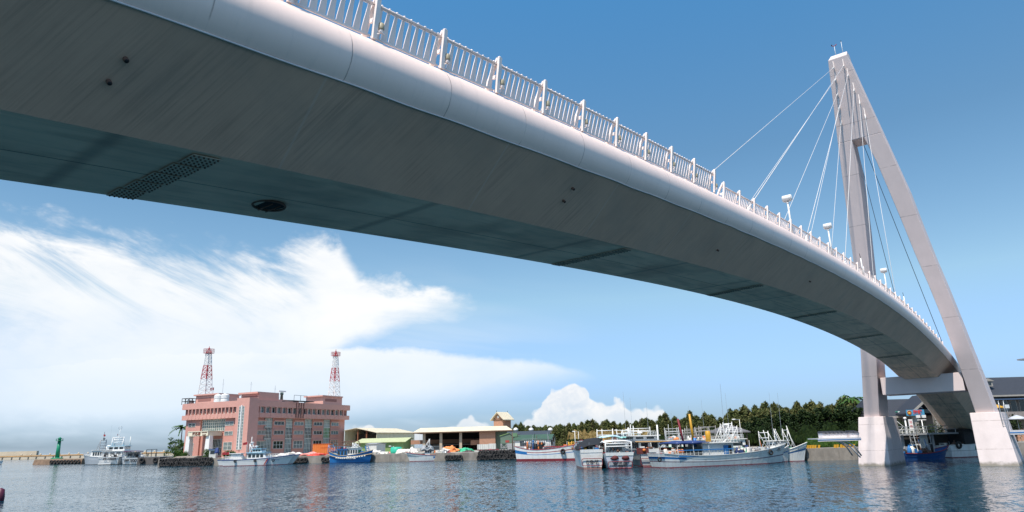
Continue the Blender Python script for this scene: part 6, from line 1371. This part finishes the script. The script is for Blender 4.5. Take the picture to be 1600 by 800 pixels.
mb.hexa([(-1, 1, zeL), (xs, 1, zeL), (xs, 13, zeL), (-1, 13, zeL)], [(1, 6, zt3 + .8), (xs, 6, zt3 + .8), (xs, 8, zt3 + .8), (1, 8, zt3 + .8)], roofr); mb.build('roof', rb)
mb = MB(); mb.box(xs - .6, W_, -1.06, -.98, ze_ - .35, ze_ - .05, trim); mb.box(-1, lx(1452), .93, 1.0, zeL - .25, zeL + .05, trim); mb.build('gutter', rb)
k = 0
for p0 in range(1536, 1690, 14):
    a_, b_ = lx(p0 + 2), lx(p0 + 12); mb = MB(); mb.box(a_, b_, -.06, -.003, ze_ - 3.6, ze_ - 1.0, trim); wq = mb.build('window', rb); mb = MB(); n = 3
    mb.box(a_ + .12, b_ - .12, -.09, -.062, ze_ - 3.5, ze_ - 1.1, darkglass); mb.build('pane', wq)
mb = MB(); mb.box(xs, W_, -1.6, -.26, ze_ - 4.3, ze_ - 4.0, trim); mb.box(xs, W_, -1.65, -1.601, ze_ - 4.7, ze_ - 3.2, mat('balcony_grey', (.22, .2, .19), .8)); mb.build('balcony', rb)
mb = MB(); mb.box(xs, W_, -1.3, -.1, ze_ - .95, ze_ - .75, mat('awning_blue', (.04, .08, .16), .7)); mb.build('awning', rb)
# dormer
dx = lx(1571.5); dz = zr(1571.5, 602, Yr + 2); mb = MB(); mb.box(dx - .75, dx + .75, .8, 4, dz - .2, dz + .8, trim); mb.add([(dx - 1.05, .6, dz + .8), (dx + 1.05, .6, dz + .8), (dx, .6, dz + 1.3), (dx - 1.05, 4.5, dz + .8), (dx + 1.05, 4.5, dz + .8), (dx, 4.5, dz + 1.3)], [(0, 1, 2), (3, 5, 4), (0, 2, 5, 3), (1, 4, 5, 2), (0, 3, 4, 1)], trim); dm = mb.build('dormer', rb); mb = MB(); mb.box(dx - .45, dx + .45, .77, .798, dz + .02, dz + .65, darkglass); mb.build('window', dm)
# left wing windows, boards, gabled entrance
for p0, p1 in ((1388, 1392), (1394, 1405), (1408, 1416), (1419, 1426)):
    p0 += 0; z0_, z1_ = zr(1400, 666.5), zr(1400, 655.5)
    z0_, z1_ = zr(1400, 645), zr(1400, 633); mb = MB()
for p0, p1, bl in ((1388, 1393, 1), (1395, 1402, 0), (1403, 1411, 1), (1414, 1418, 0), (1420, 1425, 1)):
    z0_, z1_ = zeL - 3.0, zeL - 1.0; mb = MB(); mb.box(lx(p0), lx(p1), 1.93, 1.998, z0_, z1_, trim); wq = mb.build('window', rb); mb = MB(); mb.box(lx(p0) + .1, lx(p1) - .1, 1.9, 1.928, z0_ + .1, z1_ - .1, darkglass if bl else white); mb.build('pane', wq)
g0, g1, gp = lx(1424), lx(1462), lx(1437); zg0 = zeL + .2; zgp = zr(1437, 617, Yr - 2)
mb = MB(); mb.box(g0, g0 + .7, -3, -2.2, LZ, zg0, trim); mb.box(g1 - .7, g1, -3, -2.2, LZ, zg0, trim); mb.hexa([(g0 - .8, -3.4, zg0 - .1), (gp + 2.2, -3.4, zgp - .3), (gp + 2.2, 3, zgp - .3), (g0 - .8, 3, zg0 - .1)], [(g0 - .8, -3.4, zg0 + .25), (gp + 2.2, -3.4, zgp + .1), (gp + 2.2, 3, zgp + .1), (g0 - .8, 3, zg0 + .25)], roofr); mb.beam((g0 - .8, -3.45, zg0 + .05), (gp + 2.2, -3.45, zgp - .1), .06, .4, trim); mb.hexa([(g1 + 2, -3.4, zg0 - .1), (gp + 2.2, -3.4, zgp - .3), (gp + 2.2, 3, zgp - .3), (g1 + 2, 3, zg0 - .1)], [(g1 + 2, -3.4, zg0 + .25), (gp + 2.2, -3.4, zgp + .1), (gp + 2.2, 3, zgp + .1), (g1 + 2, 3, zg0 + .25)], roofr); mb.build('porch', rb)
mb = MB(); mb.box(g0 + .7, g1, -1.9, -1.85, zr(1440, 640), zg0 + .2, darkglass); mb.build('glass_front', rb)
# banner
zb0, zb1 = zr(1440, 649, Yr - 3.4), zr(1440, 640, Yr - 3.4); bx0, bx1 = XZ(1427.5, Yr - 3.6, 0), XZ(1456, Yr - 3.6, 0)
bn = thing('banner', 'blue restaurant banner with red characters and a yellow emblem between the bridge piers', 'banner', (bx0.x, Yr - 3.6, 0), 0); w_ = bx1.x - bx0.x
mb = MB(); mb.box(0, w_, 0, .08, zb0, zb1, mat('banner_blue', (.06, .28, .45), .6)); mb.build('cloth', bn); mb = MB(); zc = (zb0 + zb1) / 2; mb.lathe([(0, -.02), (.42, -.02), (.42, -.003)], yellow, 20, (w_ * .17, -.0, zc), 'y'); mb.torus((w_ * .17, -.03, zc), .32, .06, (0, 1, 0), red, 20, 6); mb.build('emblem', bn)
text('lettering', '海鮮', .85, mat('banner_red', (.6, .05, .05), .6), bn, (w_ * .62, -.03, zc), (1, 0, 0), (0, 0, 1), .015, .03)
# boards on the balcony rail
for px_, py_, m_, lb in ((1408, 643.5, yellow, 'surfboard shaped board with yellow and green patches on the restaurant left wing'), (1420, 643.5, white, 'short white board beside the yellow patched one')):
    P = XZ(px_, Yr + 1.2, PY(px_, py_, Yr + 1.2).z); mb = MB(); mb.blob((0, 0, 0), (1.25 if m_ is yellow else .7, .1, .2), green if m_ is yellow else white, 1, .0, 3, False); o = thing('display_board', lb, 'board', P, 0); mb.build('board', o)
    if m_ is yellow: mb = MB(); mb.box(-.1, .55, -.125, -.08, -.12, .12, yellow); mb.box(-.7, -.25, -.12, -.08, -.1, .1, white); mb.build('patch', o)
# yellow parasol and pale ones at the right edge
def parasol(px_, Y, py, r_, m_, lb):
    p = XZ(px_, Y, LZ); h = zr(px_, py, Y) - LZ; t = thing('parasol', lb, 'parasol', p, 0); mb = MB(); mb.lathe([(0, h), (r_ * .5, h - .3), (r_, h - .65), (r_, h - .8), (r_ * .97, h - .68), (0, h - .1)], m_, 8); mb.build('canopy', t); mb = MB(); mb.tube([(0, 0, 0), (0, 0, h - .1)], .04, steel, 6); mb.build('pole', t)
parasol(1567, 130, 631, 1.5, yellow, 'yellow parasol before the restaurant balcony right of the bridge leg'); parasol(1597, 122, 648, 1.6, mat('parasol_grey', (.45, .47, .5), .7), 'pale grey parasol at the right edge of the view')
# shrubs and lamps near the restaurant
for px_, Y, ty, w_, lb in [(1412, 126, 656, 2.6, 'dark shrub between the left pier and the restaurant banner'), (1400, 127, 652, 2.4, 'dark shrub hidden partly by the left pier'), (1450, 126, 655, 2.0, 'spiky dark plant below the restaurant banner'), (1475, 127, 652, 2.2, 'dark shrub under the descending ramp'), (1577, 124, 650, 2.0, 'dark leafy shrub right of the right pier, the left one of two'), (1590, 126, 646, 2.0, 'dark leafy shrub right of the right pier, the right one of two'), (1352, 128, 655, 2.5, 'dark shrub directly behind the left bridge pier'), (1500, 124, 664, 2.4, 'low dark shrub at the foot of the ramp')]: shrub(px_, Y, ty, w_, lb, None, lf_brd)
p = XZ(1421, 119, LZ); hh = zr(1419, 652, 119) - LZ; t = thing('bollard_lamp', 'white post lamp with a round cap between the bridge piers', 'lamp', p, 0); mb = MB(); mb.tube([(0, 0, 0), (0, 0, hh - .3)], .12, white, 8); mb.build('pole', t); mb = MB(); mb.lathe([(.12, hh - .3), (.28, hh - .22), (.22, hh), (0, hh + .06)], white, 12); mb.build('cap', t)
p = XZ(1447, 118.5, LZ); h = zr(1447, 656, 118.5) - LZ; t = thing('floodlight_pole', 'pole with two square white floodlights below the restaurant banner', 'floodlight', p, 0); mb = MB(); mb.tube([(0, 0, 0), (0, 0, h)], .08, white, 6); mb.tube([(-.75, 0, h), (.75, 0, h)], .06, white, 5); mb.build('pole', t)
for x in (-.5, .45): mb = MB(); mb.box(x - .3, x + .3, -.15, .1, h + .35, h + .8, white); mb.tube([(x, 0, h), (x, 0, h + .36)], .04, steel, 5); mb.build('floodlight', t)
p = XZ(1429, 120, LZ); h1 = zr(1427, 655, 120) - LZ; t = thing('notice_board', 'upright white notice board with red lettering left of the floodlight pole', 'sign', p, 0); mb = MB(); mb.box(-.35, .35, -.04, .04, h1 - 1.9, h1, white); mb.build('panel', t); mb = MB(); mb.tube([(-.3, 0, 0), (-.3, 0, h1 - 1.9)], .04, steel, 5); mb.tube([(.3, 0, 0), (.3, 0, h1 - 1.9)], .04, steel, 5); mb.build('post', t)
text('lettering', '活', .5, mat('banner_red', (.6, .05, .05), .6), t, (0, -.05, h1 - .5), (1, 0, 0), (0, 0, 1), .008); text('lettering', '海', .5, mat('banner_red', (.6, .05, .05), .6), t, (0, -.05, h1 - 1.2), (1, 0, 0), (0, 0, 1), .008)
# ladder with hooped top on the right pier
hp = BF.hit(1566, 655, 'x', 103.2); P = BF.M @ Vector((102.4, hp.y - .25, 0)) + BF.loc; lad = thing('access_ladder', 'hooped steel access ladder on the right side of the right bridge pier', 'ladder', P, PI / 2 - PHI)
mb = MB()
for y in (-.25, .25): mb.tube([(0, y, 1.0), (0, y, 6.6), (.2, y, 7.4), (.6, y, 7.5), (.8, y, 7.0), (.8, y, 6.2)], .035, steel, 6)
for k in range(17): mb.tube([(0, -.25, 1.2 + k * .33), (0, .25, 1.2 + k * .33)], .02, steel, 4)
mb.build('rails', lad)
P = BF.M @ Vector((110.5, BF.hit(1577, 655, 'x', 111).y, 6.25)) + BF.loc
t = thing('floodlight', 'square white floodlight on top of the right bridge pier', 'floodlight', P, R(20)); mb = MB(); mb.tube([(0, 0, 0), (0, 0, .5)], .05, steel, 5); mb.build('stand', t); mb = MB(); mb.box(-.35, .35, -.15, .15, .5, .95, white); mb.build('head', t)
# roof tip at the right edge of the view
P = XZ(1611, 100, PY(1600, 560, 100).z); t = thing('building_eave', 'grey roof corner of a building cut by the right edge of the view', 'building', (P.x, P.y, 0), R(12)); mb = MB(); mb.hexa([(-1.2, 0, P.z - .2), (8, 0, P.z - .2), (8, 1.6, P.z - .2), (-1.2, 1.2, P.z - .2)], [(-1.2, 0, P.z), (8, 0, P.z + .9), (8, 1.6, P.z + .9), (-1.2, 1.2, P.z)], grey); mb.build('roof', t); mb = MB(); mb.box(2.6, 8, .3, 1.3, LZ, P.z - .2, wallr); mb.build('wall', t)
